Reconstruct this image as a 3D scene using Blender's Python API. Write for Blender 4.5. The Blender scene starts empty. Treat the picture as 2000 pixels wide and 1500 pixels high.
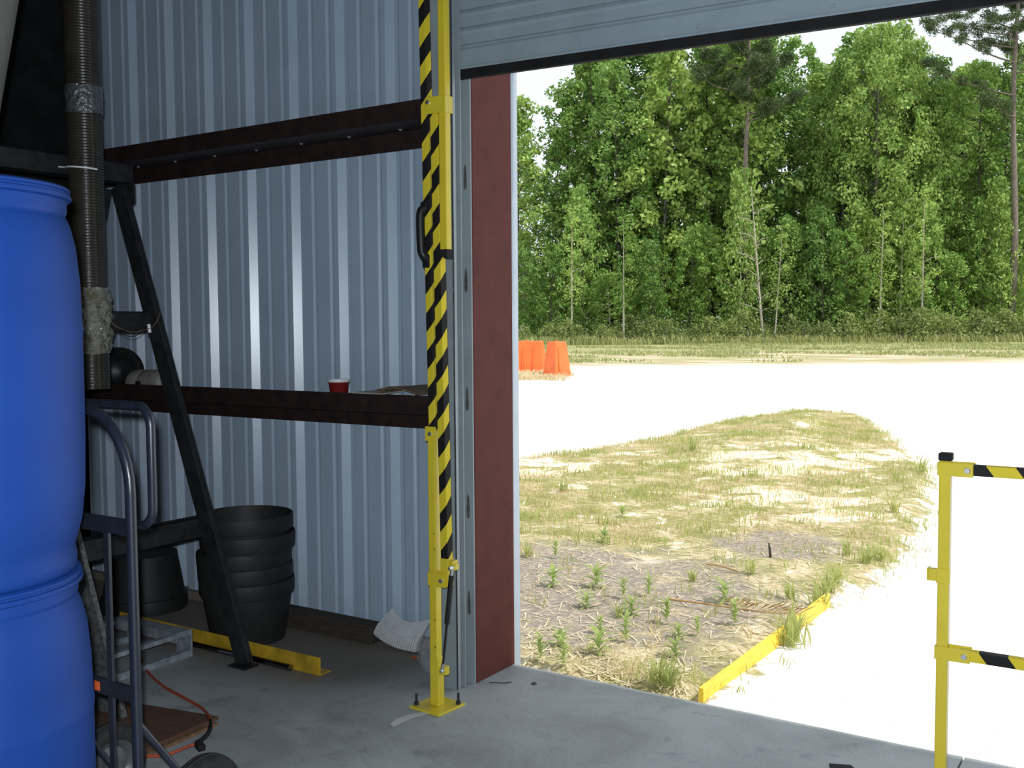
import bpy, bmesh, math, random
import numpy as np
from mathutils import Vector, Matrix, Quaternion, noise

random.seed(11)
rng = np.random.default_rng(11)
scn = bpy.context.scene
COL = scn.collection
PI = math.pi

# ------------------------------------------------------------------ camera
F_PX = 2011.5
YAW, PITCH, ROLL = .577503, .0572929, -.00698544
CAM = Vector((2.40103, -3.69196, 1.472646))
fw = Vector((-math.sin(YAW) * math.cos(PITCH), math.cos(YAW) * math.cos(PITCH), -math.sin(PITCH)))
r0 = Vector((math.cos(YAW), math.sin(YAW), 0))
u0 = r0.cross(fw)
rt = r0 * math.cos(ROLL) + u0 * math.sin(ROLL)
up = -r0 * math.sin(ROLL) + u0 * math.cos(ROLL)
cd = bpy.data.cameras.new('camera')
cd.sensor_width = 36.0
cd.sensor_fit = 'HORIZONTAL'
cd.lens = 36.0 * F_PX / 2000.0
cd.clip_end = 600
cam = bpy.data.objects.new('camera', cd)
COL.objects.link(cam)
m = Matrix((rt, up, -fw)).transposed().to_4x4()
m.translation = CAM
cam.matrix_world = m
scn.camera = cam


def at(px, py, ax, val):
    """world point seen at photo pixel (px, py) on the plane ax = val"""
    d = fw + rt * ((px - 1000) / F_PX) - up * ((py - 750) / F_PX)
    i = 'xyz'.index(ax)
    return CAM + d * ((val - CAM[i]) / d[i])


# ------------------------------------------------------------------ materials
def new_mat(name):
    mt = bpy.data.materials.new(name)
    mt.use_nodes = True
    nt = mt.node_tree
    return mt, nt, nt.nodes['Principled BSDF']


def N(nt, typ, **kw):
    n = nt.nodes.new(typ)
    for k, v in kw.items():
        if k in n.inputs.keys():
            n.inputs[k].default_value = v
        else:
            setattr(n, k, v)
    return n


def ramp(nt, stops, interp='LINEAR'):
    n = nt.nodes.new('ShaderNodeValToRGB')
    cr = n.color_ramp
    cr.interpolation = interp
    while len(cr.elements) < len(stops):
        cr.elements.new(.5)
    for e, (p, c) in zip(cr.elements, stops):
        e.position = p
        e.color = (*c, 1) if len(c) == 3 else c
    return n


def simple(name, col, rough=.5, metal=0, var=.12, scale=8, bump=0, bscale=60, coat=0, spec=.5, col2=None, lo=.35, hi=.65, stretch=None):
    """painted / moulded surface: base colour with noise wear and optional bump"""
    mt, nt, b = new_mat(name)
    tc = N(nt, 'ShaderNodeTexCoord')
    src = tc.outputs['Object']
    if stretch:
        mp = N(nt, 'ShaderNodeMapping')
        mp.inputs['Scale'].default_value = stretch
        nt.links.new(src, mp.inputs['Vector'])
        src = mp.outputs[0]
    nz = N(nt, 'ShaderNodeTexNoise', Scale=scale, Detail=6.0, Roughness=.6)
    nt.links.new(src, nz.inputs['Vector'])
    c2 = col2 if col2 else tuple(max(0, c * (1 - var)) for c in col)
    c1 = col if col2 else tuple(min(1, c * (1 + var)) for c in col)
    rp = ramp(nt, [(lo, c1), (hi, c2)])
    nt.links.new(nz.outputs['Fac'], rp.inputs[0])
    nt.links.new(rp.outputs[0], b.inputs['Base Color'])
    b.inputs['Roughness'].default_value = rough
    b.inputs['Metallic'].default_value = metal
    b.inputs['Coat Weight'].default_value = coat
    b.inputs['Specular IOR Level'].default_value = spec
    if bump:
        n2 = N(nt, 'ShaderNodeTexNoise', Scale=bscale, Detail=4.0)
        nt.links.new(src, n2.inputs['Vector'])
        bp = N(nt, 'ShaderNodeBump', Strength=bump, Distance=.01)
        nt.links.new(n2.outputs['Fac'], bp.inputs['Height'])
        nt.links.new(bp.outputs[0], b.inputs['Normal'])
    return mt


def stripes(name, kx, ky, kz, period, phase):
    """yellow and black hazard tape running diagonally"""
    mt, nt, b = new_mat(name)
    tc = N(nt, 'ShaderNodeTexCoord')
    dp = N(nt, 'ShaderNodeVectorMath', operation='DOT_PRODUCT')
    nt.links.new(tc.outputs['Object'], dp.inputs[0])
    dp.inputs[1].default_value = (kx / period, ky / period, kz / period)
    ad = N(nt, 'ShaderNodeMath', operation='ADD')
    nt.links.new(dp.outputs['Value'], ad.inputs[0])
    ad.inputs[1].default_value = phase
    fr = N(nt, 'ShaderNodeMath', operation='FRACT')
    nt.links.new(ad.outputs[0], fr.inputs[0])
    rp = ramp(nt, [(0, (.62, .485, .03)), (.5, (.012, .011, .011))], 'CONSTANT')
    nt.links.new(fr.outputs[0], rp.inputs[0])
    nt.links.new(rp.outputs[0], b.inputs['Base Color'])
    b.inputs['Roughness'].default_value = .6
    b.inputs['Specular IOR Level'].default_value = .15
    return mt


M = {}
M['panel'] = simple('painted_steel_panel', (.37, .455, .555), rough=.29, var=.05, scale=3, spec=.7)
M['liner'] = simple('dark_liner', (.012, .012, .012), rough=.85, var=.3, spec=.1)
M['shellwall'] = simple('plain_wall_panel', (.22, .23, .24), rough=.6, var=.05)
M['ceil'] = simple('roof_liner', (.06, .06, .065), rough=.8, var=.1)
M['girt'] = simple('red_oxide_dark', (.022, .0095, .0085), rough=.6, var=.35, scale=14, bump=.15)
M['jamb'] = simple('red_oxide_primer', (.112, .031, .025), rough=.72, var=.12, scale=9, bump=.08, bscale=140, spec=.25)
M['guide'] = simple('grey_guide_paint', (.25, .29, .31), rough=.38, var=.08, scale=6)
M['burn'] = simple('weld_burn', (.03, .025, .022), rough=.8, col2=(.12, .11, .1), scale=40)
M['trim'] = simple('outer_trim_paint', (.36, .42, .49), rough=.45, var=.04)
M['curtain'] = simple('door_curtain_paint', (.26, .315, .35), rough=.42, var=.07, scale=5)
M['rubber'] = simple('black_rubber', (.010, .010, .011), rough=.75, var=.3, spec=.25)
M['yellow'] = simple('yellow_enamel', (.62, .485, .03), rough=.3, var=.05, scale=10, coat=.15)
M['yellowdk'] = simple('worn_yellow_paint', (.42, .26, .018), rough=.5, var=.25, scale=14)
M['stripe_v'] = stripes('hazard_tape', -1.1, -1.1, 1, .144, .86)
M['stripe_u'] = stripes('hazard_tape_upper', -1.1, -1.1, 1, .144, .18)
M['stripe_h'] = stripes('hazard_tape_rail', 1, 0, .75, .150, .93)
M['stripe_l'] = stripes('hazard_tape_low_rail', 1, 0, .75, .150, .14)
M['zinc'] = simple('zinc_plated', (.62, .63, .64), rough=.3, metal=.9, var=.1, scale=30)
M['galv'] = simple('galvanised_steel', (.30, .34, .38), rough=.38, metal=.35, var=.3, scale=25)
M['chrome'] = simple('chrome_tube', (.25, .25, .26), rough=.18, metal=1, var=.05)
M['blackplastic'] = simple('black_plastic', (.011, .011, .0115), rough=.42, var=.2, spec=.35)
M['tub'] = simple('black_nursery_plastic', (.019, .0185, .018), rough=.58, var=.18, scale=12, spec=.35)
M['rack'] = simple('black_rack_paint', (.015, .016, .017), rough=.6, var=.4, scale=20, spec=.3)
M['drum'] = simple('blue_polyethylene', (.007, .042, .215), rough=.5, var=.06, scale=4, spec=.22)
M['duct'] = simple('dark_flex_duct', (.030, .025, .018), rough=.28, var=.25, scale=9, coat=.3)
M['tape'] = simple('silver_tape', (.13, .14, .145), rough=.16, metal=.5, var=.2, scale=40, bump=.8, bscale=70, coat=1)
M['wrap'] = simple('crumpled_clear_wrap', (.30, .29, .25), rough=.12, col2=(.13, .12, .07), scale=14, bump=2.2, bscale=60, coat=1)
M['truck'] = simple('blue_grey_tube', (.014, .018, .030), rough=.33, var=.2, scale=18, coat=.2)
M['label'] = simple('orange_label', (.75, .13, .03), rough=.4, var=.1)
M['tyre'] = simple('tyre_rubber', (.018, .017, .017), rough=.7, var=.3, scale=20, spec=.3)
M['rim'] = simple('grey_wheel_rim', (.12, .125, .13), rough=.35, metal=.5, var=.2)
M['board'] = simple('speckled_grey_board', (.115, .118, .115), rough=.8, col2=(.045, .047, .048), scale=70, lo=.38, hi=.62)
M['cup'] = simple('red_cup_plastic', (.20, .012, .012), rough=.35, var=.08)
M['white'] = simple('white_plastic', (.75, .75, .76), rough=.4, var=.05)
M['card'] = simple('brown_cardboard', (.20, .145, .09), rough=.85, var=.15, scale=20)
M['cardlight'] = simple('pale_cardboard', (.40, .38, .33), rough=.85, var=.1)
M['beige'] = simple('off_white_plastic', (.24, .22, .20), rough=.5, var=.12)
M['timber'] = simple('dark_timber', (.055, .040, .028), rough=.85, col2=(.025, .018, .013), scale=12, stretch=(1, 10, 10), bump=.3)
M['sheet'] = simple('white_pleated_sheet', (.62, .64, .66), rough=.5, var=.08, scale=20)
M['ply'] = simple('reddish_plywood', (.115, .055, .032), rough=.7, col2=(.062, .030, .019), scale=9, stretch=(2, 12, 2))
M['plyedge'] = simple('plywood_edge', (.16, .085, .04), rough=.8, var=.3, scale=40)
M['cord'] = simple('orange_cord_rubber', (.36, .055, .018), rough=.5, var=.1)
M['orangescrap'] = simple('orange_scrap', (.4, .10, .02), rough=.5)
M['pipe'] = simple('grey_green_pipe', (.085, .085, .075), rough=.7, var=.12)
M['sill'] = simple('dusty_sill', (.15, .125, .105), rough=.9, var=.2, scale=12)
M['barrier'] = simple('orange_barrier_plastic', (.85, .15, .022), rough=.5, var=.12, scale=3)
M['plank'] = simple('yellow_painted_plank', (.90, .60, .06), rough=.55, var=.12, scale=8, stretch=(6, 1, 6))
M['straw'] = simple('dry_frond', (.45, .27, .11), rough=.8, var=.2, scale=20)
M['wire'] = simple('bright_wire', (.72, .74, .76), rough=.25, var=.05)
M['twig'] = simple('dark_twig', (.06, .045, .035), rough=.9, var=.2)
M['smear'] = simple('white_paint_smear', (.5, .52, .53), rough=.8, var=.1)
M['pebble'] = simple('dark_pebble', (.05, .055, .07), rough=.8, var=.2)

# clear bag: thin cloudy film
mt, nt, b = new_mat('cloudy_film')
b.inputs['Base Color'].default_value = (.55, .58, .62, 1)
b.inputs['Roughness'].default_value = .25
b.inputs['Alpha'].default_value = .16
M['film'] = mt

# concrete
mt, nt, b = new_mat('concrete_slab')
tc = N(nt, 'ShaderNodeTexCoord')
n1 = N(nt, 'ShaderNodeTexNoise', Scale=1.6, Detail=8.0, Roughness=.62, Distortion=.8)
n2 = N(nt, 'ShaderNodeTexNoise', Scale=90.0, Detail=3.0)
n3 = N(nt, 'ShaderNodeTexNoise', Scale=5.0, Detail=5.0, Distortion=1.5)
for n in (n1, n2, n3):
    nt.links.new(tc.outputs['Object'], n.inputs['Vector'])
ra = ramp(nt, [(.30, (.22, .235, .24)), (.52, (.32, .345, .35)), (.72, (.41, .435, .44))])
nt.links.new(n1.outputs['Fac'], ra.inputs[0])
rb = ramp(nt, [(.28, (.62, .64, .68)), (.42, (1, 1, 1))])
nt.links.new(n3.outputs['Fac'], rb.inputs[0])
mx = N(nt, 'ShaderNodeMix', data_type='RGBA', blend_type='MULTIPLY')
mx.inputs['Factor'].default_value = .75
nt.links.new(ra.outputs[0], mx.inputs['A'])
nt.links.new(rb.outputs[0], mx.inputs['B'])
rc = ramp(nt, [(.35, (.86, .86, .86)), (.65, (1.1, 1.1, 1.1))])
nt.links.new(n2.outputs['Fac'], rc.inputs[0])
mx2 = N(nt, 'ShaderNodeMix', data_type='RGBA', blend_type='MULTIPLY')
mx2.inputs['Factor'].default_value = .6
nt.links.new(mx.outputs['Result'], mx2.inputs['A'])
nt.links.new(rc.outputs[0], mx2.inputs['B'])
sx = N(nt, 'ShaderNodeSeparateXYZ')
nt.links.new(tc.outputs['Object'], sx.inputs[0])
my = N(nt, 'ShaderNodeMapRange', interpolation_type='SMOOTHSTEP')
nt.links.new(sx.outputs['Y'], my.inputs['Value'])
my.inputs['From Min'].default_value = -1.0
my.inputs['From Max'].default_value = -.25
mxx = N(nt, 'ShaderNodeMapRange', interpolation_type='SMOOTHSTEP')
nt.links.new(sx.outputs['X'], mxx.inputs['Value'])
mxx.inputs['From Min'].default_value = -.1
mxx.inputs['From Max'].default_value = -.7
mm = N(nt, 'ShaderNodeMath', operation='MULTIPLY')
nt.links.new(my.outputs[0], mm.inputs[0]); nt.links.new(mxx.outputs[0], mm.inputs[1])
ma = N(nt, 'ShaderNodeMath', operation='MULTIPLY_ADD')
nt.links.new(n1.outputs['Fac'], ma.inputs[0]); ma.inputs[1].default_value = .9
nt.links.new(mm.outputs[0], ma.inputs[2])
rd = ramp(nt, [(.55, (0, 0, 0)), (1.0, (.85, .85, .85))])
nt.links.new(ma.outputs[0], rd.inputs[0])
mx3 = N(nt, 'ShaderNodeMix', data_type='RGBA')
nt.links.new(rd.outputs[0], mx3.inputs['Factor'])
nt.links.new(mx2.outputs['Result'], mx3.inputs['A'])
mx3.inputs['B'].default_value = (.155, .125, .10, 1)      # brown dust swept against the wall
nt.links.new(mx3.outputs['Result'], b.inputs['Base Color'])
b.inputs['Roughness'].default_value = .62
bp = N(nt, 'ShaderNodeBump', Strength=.18, Distance=.004)
nt.links.new(n2.outputs['Fac'], bp.inputs['Height'])
nt.links.new(bp.outputs[0], b.inputs['Normal'])
M['concrete'] = mt

# leaves: colour varies from leaf clump to leaf clump and from tree to tree; thin leaves let light through
def leaf_mat(name, c_light, c_dark, trans=.35, rough=.5, scale=1.2):
    mt, nt, b = new_mat(name)
    tc = N(nt, 'ShaderNodeTexCoord')
    nz = N(nt, 'ShaderNodeTexNoise', Scale=scale, Detail=4.0, Roughness=.7)
    nt.links.new(tc.outputs['Object'], nz.inputs['Vector'])
    oi = N(nt, 'ShaderNodeObjectInfo')
    geo = N(nt, 'ShaderNodeNewGeometry')
    a1 = N(nt, 'ShaderNodeMath', operation='MULTIPLY_ADD')
    nt.links.new(oi.outputs['Random'], a1.inputs[0])
    a1.inputs[1].default_value = .35
    nt.links.new(nz.outputs['Fac'], a1.inputs[2])
    a2 = N(nt, 'ShaderNodeMath', operation='MULTIPLY_ADD')
    nt.links.new(geo.outputs['Random Per Island'], a2.inputs[0])
    a2.inputs[1].default_value = .30
    nt.links.new(a1.outputs[0], a2.inputs[2])
    rp = ramp(nt, [(.45, c_dark), (1.05 if False else 1.0, c_light)])
    nt.links.new(a2.outputs[0], rp.inputs[0])
    nt.links.new(rp.outputs[0], b.inputs['Base Color'])
    b.inputs['Roughness'].default_value = rough
    b.inputs['Specular IOR Level'].default_value = .3
    tr = N(nt, 'ShaderNodeBsdfTranslucent')
    nt.links.new(rp.outputs[0], tr.inputs['Color'])
    ms = N(nt, 'ShaderNodeMixShader')
    ms.inputs[0].default_value = trans
    out = nt.nodes['Material Output']
    nt.links.new(b.outputs[0], ms.inputs[1])
    nt.links.new(tr.outputs[0], ms.inputs[2])
    nt.links.new(ms.outputs[0], out.inputs['Surface'])
    return mt


M['leaf'] = leaf_mat('broad_leaves', (.33, .50, .12), (.045, .14, .03), trans=.30)
M['leaf_light'] = leaf_mat('young_leaves', (.43, .58, .15), (.10, .23, .045), trans=.32)
M['needle'] = leaf_mat('pine_needles', (.13, .19, .07), (.045, .08, .03), trans=.15)
M['shrubleaf'] = leaf_mat('shrub_leaves', (.34, .40, .13), (.13, .19, .06))
M['grassgreen'] = leaf_mat('grass_blades', (.54, .55, .20), (.34, .41, .12), trans=.5, scale=3)
M['grassfar'] = leaf_mat('far_grass_blades', (.46, .48, .21), (.27, .33, .12), trans=.35, scale=.3)
M['grassdry'] = leaf_mat('dry_grass_blades', (.80, .67, .42), (.56, .46, .25), trans=.4, scale=3)
M['litter'] = leaf_mat('straw_litter', (.85, .72, .50), (.38, .26, .15), trans=.1, scale=9)
M['weed'] = leaf_mat('weed_leaves', (.44, .54, .17), (.27, .38, .11), trans=.45, scale=6)
M['bark'] = simple('grey_brown_bark', (.17, .145, .125), rough=.9, col2=(.07, .058, .05), scale=6, stretch=(3, 3, .6), bump=.4)
M['barkpine'] = simple('pine_bark', (.26, .21, .18), rough=.9, col2=(.11, .09, .075), scale=6, stretch=(3, 3, .6), bump=.4)
M['barkpale'] = simple('pale_bark', (.56, .51, .44), rough=.85, col2=(.34, .30, .25), scale=5, stretch=(3, 3, .8))
M['barkdark'] = simple('dark_bark', (.07, .06, .05), rough=.9, var=.3)

# ------------------------------------------------------------------ mesh building
class MB:
    """collects shapes in world space; build() links them as ONE mesh object"""

    def __init__(self):
        self.v, self.f, self.mi = [], [], []
        self.cur = 0

    def add(self, vs, fs):
        o = len(self.v)
        self.v += [tuple(p) for p in vs]
        self.f += [tuple(i + o for i in f) for f in fs]
        self.mi += [self.cur] * len(fs)
        return self

    def obox(self, c, ax, ay, az):
        c, ax, ay, az = Vector(c), Vector(ax), Vector(ay), Vector(az)
        if ax.cross(ay).dot(az) < 0:
            ay = -ay
        vs = [c + ax * i + ay * j + az * k for k in (-1, 1) for j in (-1, 1) for i in (-1, 1)]
        return self.add(vs, [(0, 2, 3, 1), (4, 5, 7, 6), (0, 1, 5, 4), (2, 6, 7, 3), (0, 4, 6, 2), (1, 3, 7, 5)])

    def box(self, x0, x1, y0, y1, z0, z1):
        return self.obox(((x0 + x1) / 2, (y0 + y1) / 2, (z0 + z1) / 2), ((x1 - x0) / 2, 0, 0), (0, (y1 - y0) / 2, 0), (0, 0, (z1 - z0) / 2))

    def bar(self, a, b, w, t, side=(0, 1, 0)):
        """rectangular bar from a to b: w wide along the in-plane normal, t thick along side"""
        a, b = Vector(a), Vector(b)
        d = b - a
        s = Vector(side)
        s = (s - d * (s.dot(d) / d.dot(d))).normalized()
        n = d.normalized().cross(s)
        return self.obox((a + b) / 2, d / 2, n * w / 2, s * t / 2)

    def prism(self, poly, vec):
        """closed polygon (3-D points) swept along vec"""
        n = len(poly)
        poly = [Vector(p) for p in poly]
        vec = Vector(vec)
        nn = sum(((poly[i] - poly[0]).cross(poly[(i + 1) % n] - poly[0]) for i in range(1, n - 1)), Vector())
        if nn.dot(vec) > 0:
            poly = poly[::-1]
        vs = poly + [p + vec for p in poly]
        fs = [tuple(range(n)), tuple(range(2 * n - 1, n - 1, -1))]
        fs += [(i, i + n, (i + 1) % n + n, (i + 1) % n) for i in range(n)]
        return self.add(vs, fs)

    def strip(self, line, vec, thick=0):
        """open polyline swept along vec (a folded sheet)"""
        n = len(line)
        vec = Vector(vec)
        vs = [Vector(p) for p in line] + [Vector(p) + vec for p in line]
        return self.add(vs, [(i, i + 1, i + 1 + n, i + n) for i in range(n - 1)])

    def tube(self, path, r, seg=12, cap=True):
        path = [Vector(p) for p in path]
        n = len(path)
        rs = r if isinstance(r, (list, tuple)) else [r] * n
        T = []
        for i in range(n):
            d = path[min(i + 1, n - 1)] - path[max(i - 1, 0)]
            T.append(d.normalized() if d.length > 1e-9 else Vector((0, 0, 1)))
        ref = Vector((0, 0, 1)) if abs(T[0].z) < .9 else Vector((1, 0, 0))
        x = T[0].cross(ref).normalized()
        vs = []
        for i in range(n):
            if i:
                x = (T[i - 1].rotation_difference(T[i]) @ x)
                x = (x - T[i] * x.dot(T[i])).normalized()
            y = T[i].cross(x)
            for k in range(seg):
                a = 2 * PI * k / seg
                vs.append(path[i] + (x * math.cos(a) + y * math.sin(a)) * rs[i])
        fs = []
        for i in range(n - 1):
            for k in range(seg):
                k2 = (k + 1) % seg
                fs.append((i * seg + k, i * seg + k2, (i + 1) * seg + k2, (i + 1) * seg + k))
        if cap:
            fs.append(tuple(range(seg - 1, -1, -1)))
            fs.append(tuple((n - 1) * seg + k for k in range(seg)))
        return self.add(vs, fs)

    def lathe(self, c, prof, seg=48, axis=(0, 0, 1), close=False):
        """prof: (radius, height) pairs turned about axis through c"""
        c = Vector(c)
        q = Vector((0, 0, 1)).rotation_difference(Vector(axis).normalized())
        vs, fs = [], []
        n = len(prof)
        for (r, h) in prof:
            for k in range(seg):
                a = 2 * PI * k / seg
                vs.append(c + q @ Vector((r * math.cos(a), r * math.sin(a), h)))
        for i in range(n - 1 if not close else n):
            j = (i + 1) % n
            for k in range(seg):
                k2 = (k + 1) % seg
                fs.append((i * seg + k, i * seg + k2, j * seg + k2, j * seg + k))
        return self.add(vs, fs)

    def build(self, name, mat, parent=None, bevel=0, smooth=None, origin=None, merge=False, solid=0):
        if parent is not None:
            org = parent['_w'] if '_w' in parent else None
            base = Vector(parent['_w'])
        else:
            base = Vector(origin) if origin is not None else Vector((0, 0, 0))
        me = bpy.data.meshes.new(name)
        vs = [tuple(Vector(p) - base) for p in self.v]
        me.from_pydata(vs, [], self.f)
        mats = mat if isinstance(mat, (list, tuple)) else [mat]
        for q in mats:
            me.materials.append(q)
        if len(mats) > 1:
            me.polygons.foreach_set('material_index', self.mi)
        if merge:
            bm = bmesh.new()
            bm.from_mesh(me)
            bmesh.ops.remove_doubles(bm, verts=bm.verts, dist=1e-5)
            bm.to_mesh(me)
            bm.free()
        if smooth is not None:
            me.polygons.foreach_set('use_smooth', [True] * len(me.polygons))
            me.set_sharp_from_angle(angle=math.radians(smooth))
        me.update()
        o = bpy.data.objects.new(name, me)
        COL.objects.link(o)
        if parent is not None:
            o.parent = parent
            pw = Vector(parent['_w'])
        else:
            o.location = base
        o['_w'] = tuple(base)
        if solid:
            sm = o.modifiers.new('thickness', 'SOLIDIFY')
            sm.thickness = solid
            sm.offset = 0
        if bevel:
            bv = o.modifiers.new('edge', 'BEVEL')
            bv.width = bevel
            bv.segments = 2
            bv.limit_method = 'ANGLE'
            bv.angle_limit = math.radians(40)
        return o


def tag(o, label=None, cat=None, group=None, kind=None):
    if label:
        o['label'] = label
    if cat:
        o['category'] = cat
    if group:
        o['group'] = group
    if kind:
        o['kind'] = kind
    return o


def thing(name, loc, label=None, cat=None, group=None, kind=None):
    o = bpy.data.objects.new(name, None)
    COL.objects.link(o)
    o.location = loc
    o.empty_display_size = .1
    o['_w'] = tuple(loc)
    return tag(o, label, cat, group, kind)


def arc(c, a, b, ang0, ang1, n=8):
    c, a, b = Vector(c), Vector(a), Vector(b)
    return [c + a * math.cos(ang0 + (ang1 - ang0) * i / n) + b * math.sin(ang0 + (ang1 - ang0) * i / n) for i in range(n + 1)]


def smoothpath(pts, n=8):
    """Catmull-Rom through pts"""
    P = [Vector(p) for p in pts]
    P = [P[0] * 2 - P[1]] + P + [P[-1] * 2 - P[-2]]
    out = []
    for i in range(1, len(P) - 2):
        for k in range(n):
            t = k / n
            a, b_, c, d = P[i - 1], P[i], P[i + 1], P[i + 2]
            out.append(.5 * ((2 * b_) + (c - a) * t + (2 * a - 5 * b_ + 4 * c - d) * t * t + (3 * b_ - a - 3 * c + d) * t ** 3))
    out.append(P[-2])
    return out


# ================================================================== THE SHELL
WL, WR, WF, CE = -2.98, 9.0, -12.0, 5.2
DR = 3.95            # right edge of the door opening
# floor slab in two pours with the control joint between them
mb = MB()
JX = 1.810
def slab(x0, x1):
    n = max(2, int((x1 - x0) / .05))
    xs = [x0 + (x1 - x0) * i / n for i in range(n + 1)]
    top = []
    for x in xs:
        y = .004 * noise.noise((x * 9, 3.1, 0)) + .005 * noise.noise((x * 2.3, 7.7, 0)) - .004 if 0 < x < DR else 0
        top.append((x, y))
    vs = [(x, y, 0) for x, y in top] + [(x, y + .012, -.016) for x, y in top] + [(x, y + .014, -.3) for x, y in top] + [(x, WF, 0) for x, y in top]
    k = n + 1
    fs = []
    for i in range(n):
        fs += [(i, i + 1, i + 1 + 3 * k, i + 3 * k)[::-1], (i, i + 1, i + 1 + k, i + k)[::-1], (i + k, i + k + 1, i + 1 + 2 * k, i + 2 * k)[::-1]]
    # side walls of the joint
    for i in (0, n):
        fs.append((i, i + k, i + 2 * k, i + 3 * k))
    mb.add(vs, fs)
slab(WL - .3, JX)
slab(JX + .007, WR)
mb.box(WL - .3, WR, WF, .0, -.32, -.03)
fl = tag(mb.build('floor', M['concrete'], smooth=30), kind='structure')

# corrugated panel wall (major rib every 0.3048 m, two small ribs between)
def panel_line(x0, x1, y=0., phase=-.682):
    pts = []
    k0 = math.floor((x0 - phase) / .3048) - 1
    k1 = math.ceil((x1 - phase) / .3048) + 1
    for k in range(k0, k1):
        o = phase + .3048 * k
        pts += [(o, 0), (o + .030, .032), (o + .055, .032), (o + .085, 0)]
        for c in (.155, .266):
            pts += [(o + c - .019, 0), (o + c - .008, .007), (o + c + .004, .007), (o + c + .013, 0)]
    pts = [p for p in pts if x0 < p[0] < x1]
    return [(x0, y)] + [(a, y + b_) for a, b_ in pts] + [(x1, y)]
mb = MB()
ln = panel_line(WL, -.115)
mb.strip([(a, b_, .045) for a, b_ in ln], (0, 0, CE - .045))
ln = panel_line(-.115, DR + .115)
mb.strip([(a, b_, 2.95) for a, b_ in ln], (0, 0, CE - 2.95))
ln = panel_line(DR + .115, WR)
mb.strip([(a, b_, .045) for a, b_ in ln], (0, 0, CE - .045))
o = tag(mb.build('wall_back', M['panel']), kind='structure')
sm = o.modifiers.new('thickness', 'SOLIDIFY'); sm.thickness = .004; sm.offset = 1
mb = MB().box(WL, -.12, -.035, .03, 0, .046)
tag(mb.build('baseboard_back', M['sill'], bevel=.003), kind='structure')
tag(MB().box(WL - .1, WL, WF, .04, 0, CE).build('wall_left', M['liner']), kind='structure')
tag(MB().box(WR, WR + .1, WF, .04, 0, CE).build('wall_right', M['shellwall']), kind='structure')
tag(MB().box(WL, WR, WF - .1, WF, 0, CE).build('wall_front', M['shellwall']), kind='structure')
tag(MB().box(WL - .1, WR + .1, WF - .1, .06, CE, CE + .1).build('ceiling', M['ceil']), kind='structure')

# outer trim at the jamb
mb = MB()
mb.box(-.16, -.003, .002, .052, -.02, 3.0)
tag(mb.build('trim_1', M['trim'], bevel=.002), kind='structure')
mb = MB().box(DR + .003, DR + .16, .002, .052, -.02, 3.0)
tag(mb.build('trim_2', M['trim'], bevel=.002), kind='structure')

# red jambs (channels)
JD = -.287
def jamb(x, s, label):
    pts = [(x, 0, 0), (x, JD, 0), (x - s * .115, JD, 0), (x - s * .115, JD + .012, 0), (x - s * .012, JD + .012, 0), (x - s * .012, -.012, 0), (x - s * .115, -.012, 0), (x - s * .115, 0, 0)]
    t = thing('door_jamb', (x, 0, 0), label, 'door jamb')
    MB().prism(pts, (0, 0, 2.98)).build('channel', M['jamb'], t, bevel=.004)
    return t
t = jamb(0, 1, 'red oxide painted steel jamb at the left side of the doorway')
# primer drips and the small slot low down on the web
jamb(DR, -1, 'red oxide painted steel jamb at the far right side of the doorway')

# girts: zee sections, inner flange up, outer flange down
def girt(z0, label, fh=.083):
    x0, x1 = WL + .01, -.125
    t_ = .006
    poly = [(x0, -.2, z0), (x0, -.2, z0 + fh), (x0, -.2 + t_, z0 + fh), (x0, -.2 + t_, z0 + t_), (x0, -.004, z0 + t_),
            (x0, -.004, z0 - fh), (x0, -.004 - t_, z0 - fh), (x0, -.004 - t_, z0)]
    t = thing('wall_girt', (x0, -.1, z0), label, 'girt')
    m_ = MB().prism(poly, (x1 - x0, 0, 0))
    m_.build('zee_section', M['girt'], t, bevel=.002)
    x = x1 - .12
    while x > x0:
        MB().lathe((x, -.06, z0 - .0005), [(0, -.007), (.007, -.007), (.008, -.002), (.012, 0)], 8).build('screw_tip', M['zinc'], t)
        x -= .3048
    return t
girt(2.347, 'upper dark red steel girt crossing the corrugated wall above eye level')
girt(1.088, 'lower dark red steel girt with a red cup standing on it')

# ------------------------------------------------------------------ roll-up door
door = thing('door_1', (-.1, -.3, 2.47), kind='structure')
SL = -.0232          # the curtain hangs a little low on the right
def dz(x):
    return SL * (x + .07)
X0, X1 = -.13, DR + .02
YC = -.325
prof = [(YC + .014, 2.488)]
z = 2.488
prof = []
# bottom flat slat then repeated slats
prof += [(YC, 2.487), (YC, 2.560), (YC + .004, 2.566), (YC - .004, 2.570)]
z = 2.570
while z < 3.25:
    prof += [(YC - .004, z + .003), (YC + .002, z + .010), (YC + .003, z + .050), (YC - .003, z + .060), (YC - .001, z + .0655), (YC + .003, z + .067)]
    z += .0675
mb = MB()
n = len(prof)
vs = [(X0, y, zz + dz(X0)) for y, zz in prof] + [(X1, y, zz + dz(X1)) for y, zz in prof]
mb.add(vs, [(i, i + 1, i + 1 + n, i + n) for i in range(n - 1)])
o = mb.build('curtain', M['curtain'], door)
sm = o.modifiers.new('thickness', 'SOLIDIFY'); sm.thickness = .003; sm.offset = 0
def dbar(y0, y1, z0, z1):
    return [(X0, y0, z0 + dz(X0)), (X0, y1, z0 + dz(X0)), (X0, y1, z1 + dz(X0)), (X0, y0, z1 + dz(X0))]
mb = MB().prism(dbar(YC - .012, YC + .02, 2.483, 2.492), (X1 - X0, 0, dz(X1) - dz(X0)))
mb.build('bottom_bar', M['curtain'], door, bevel=.002)
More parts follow.
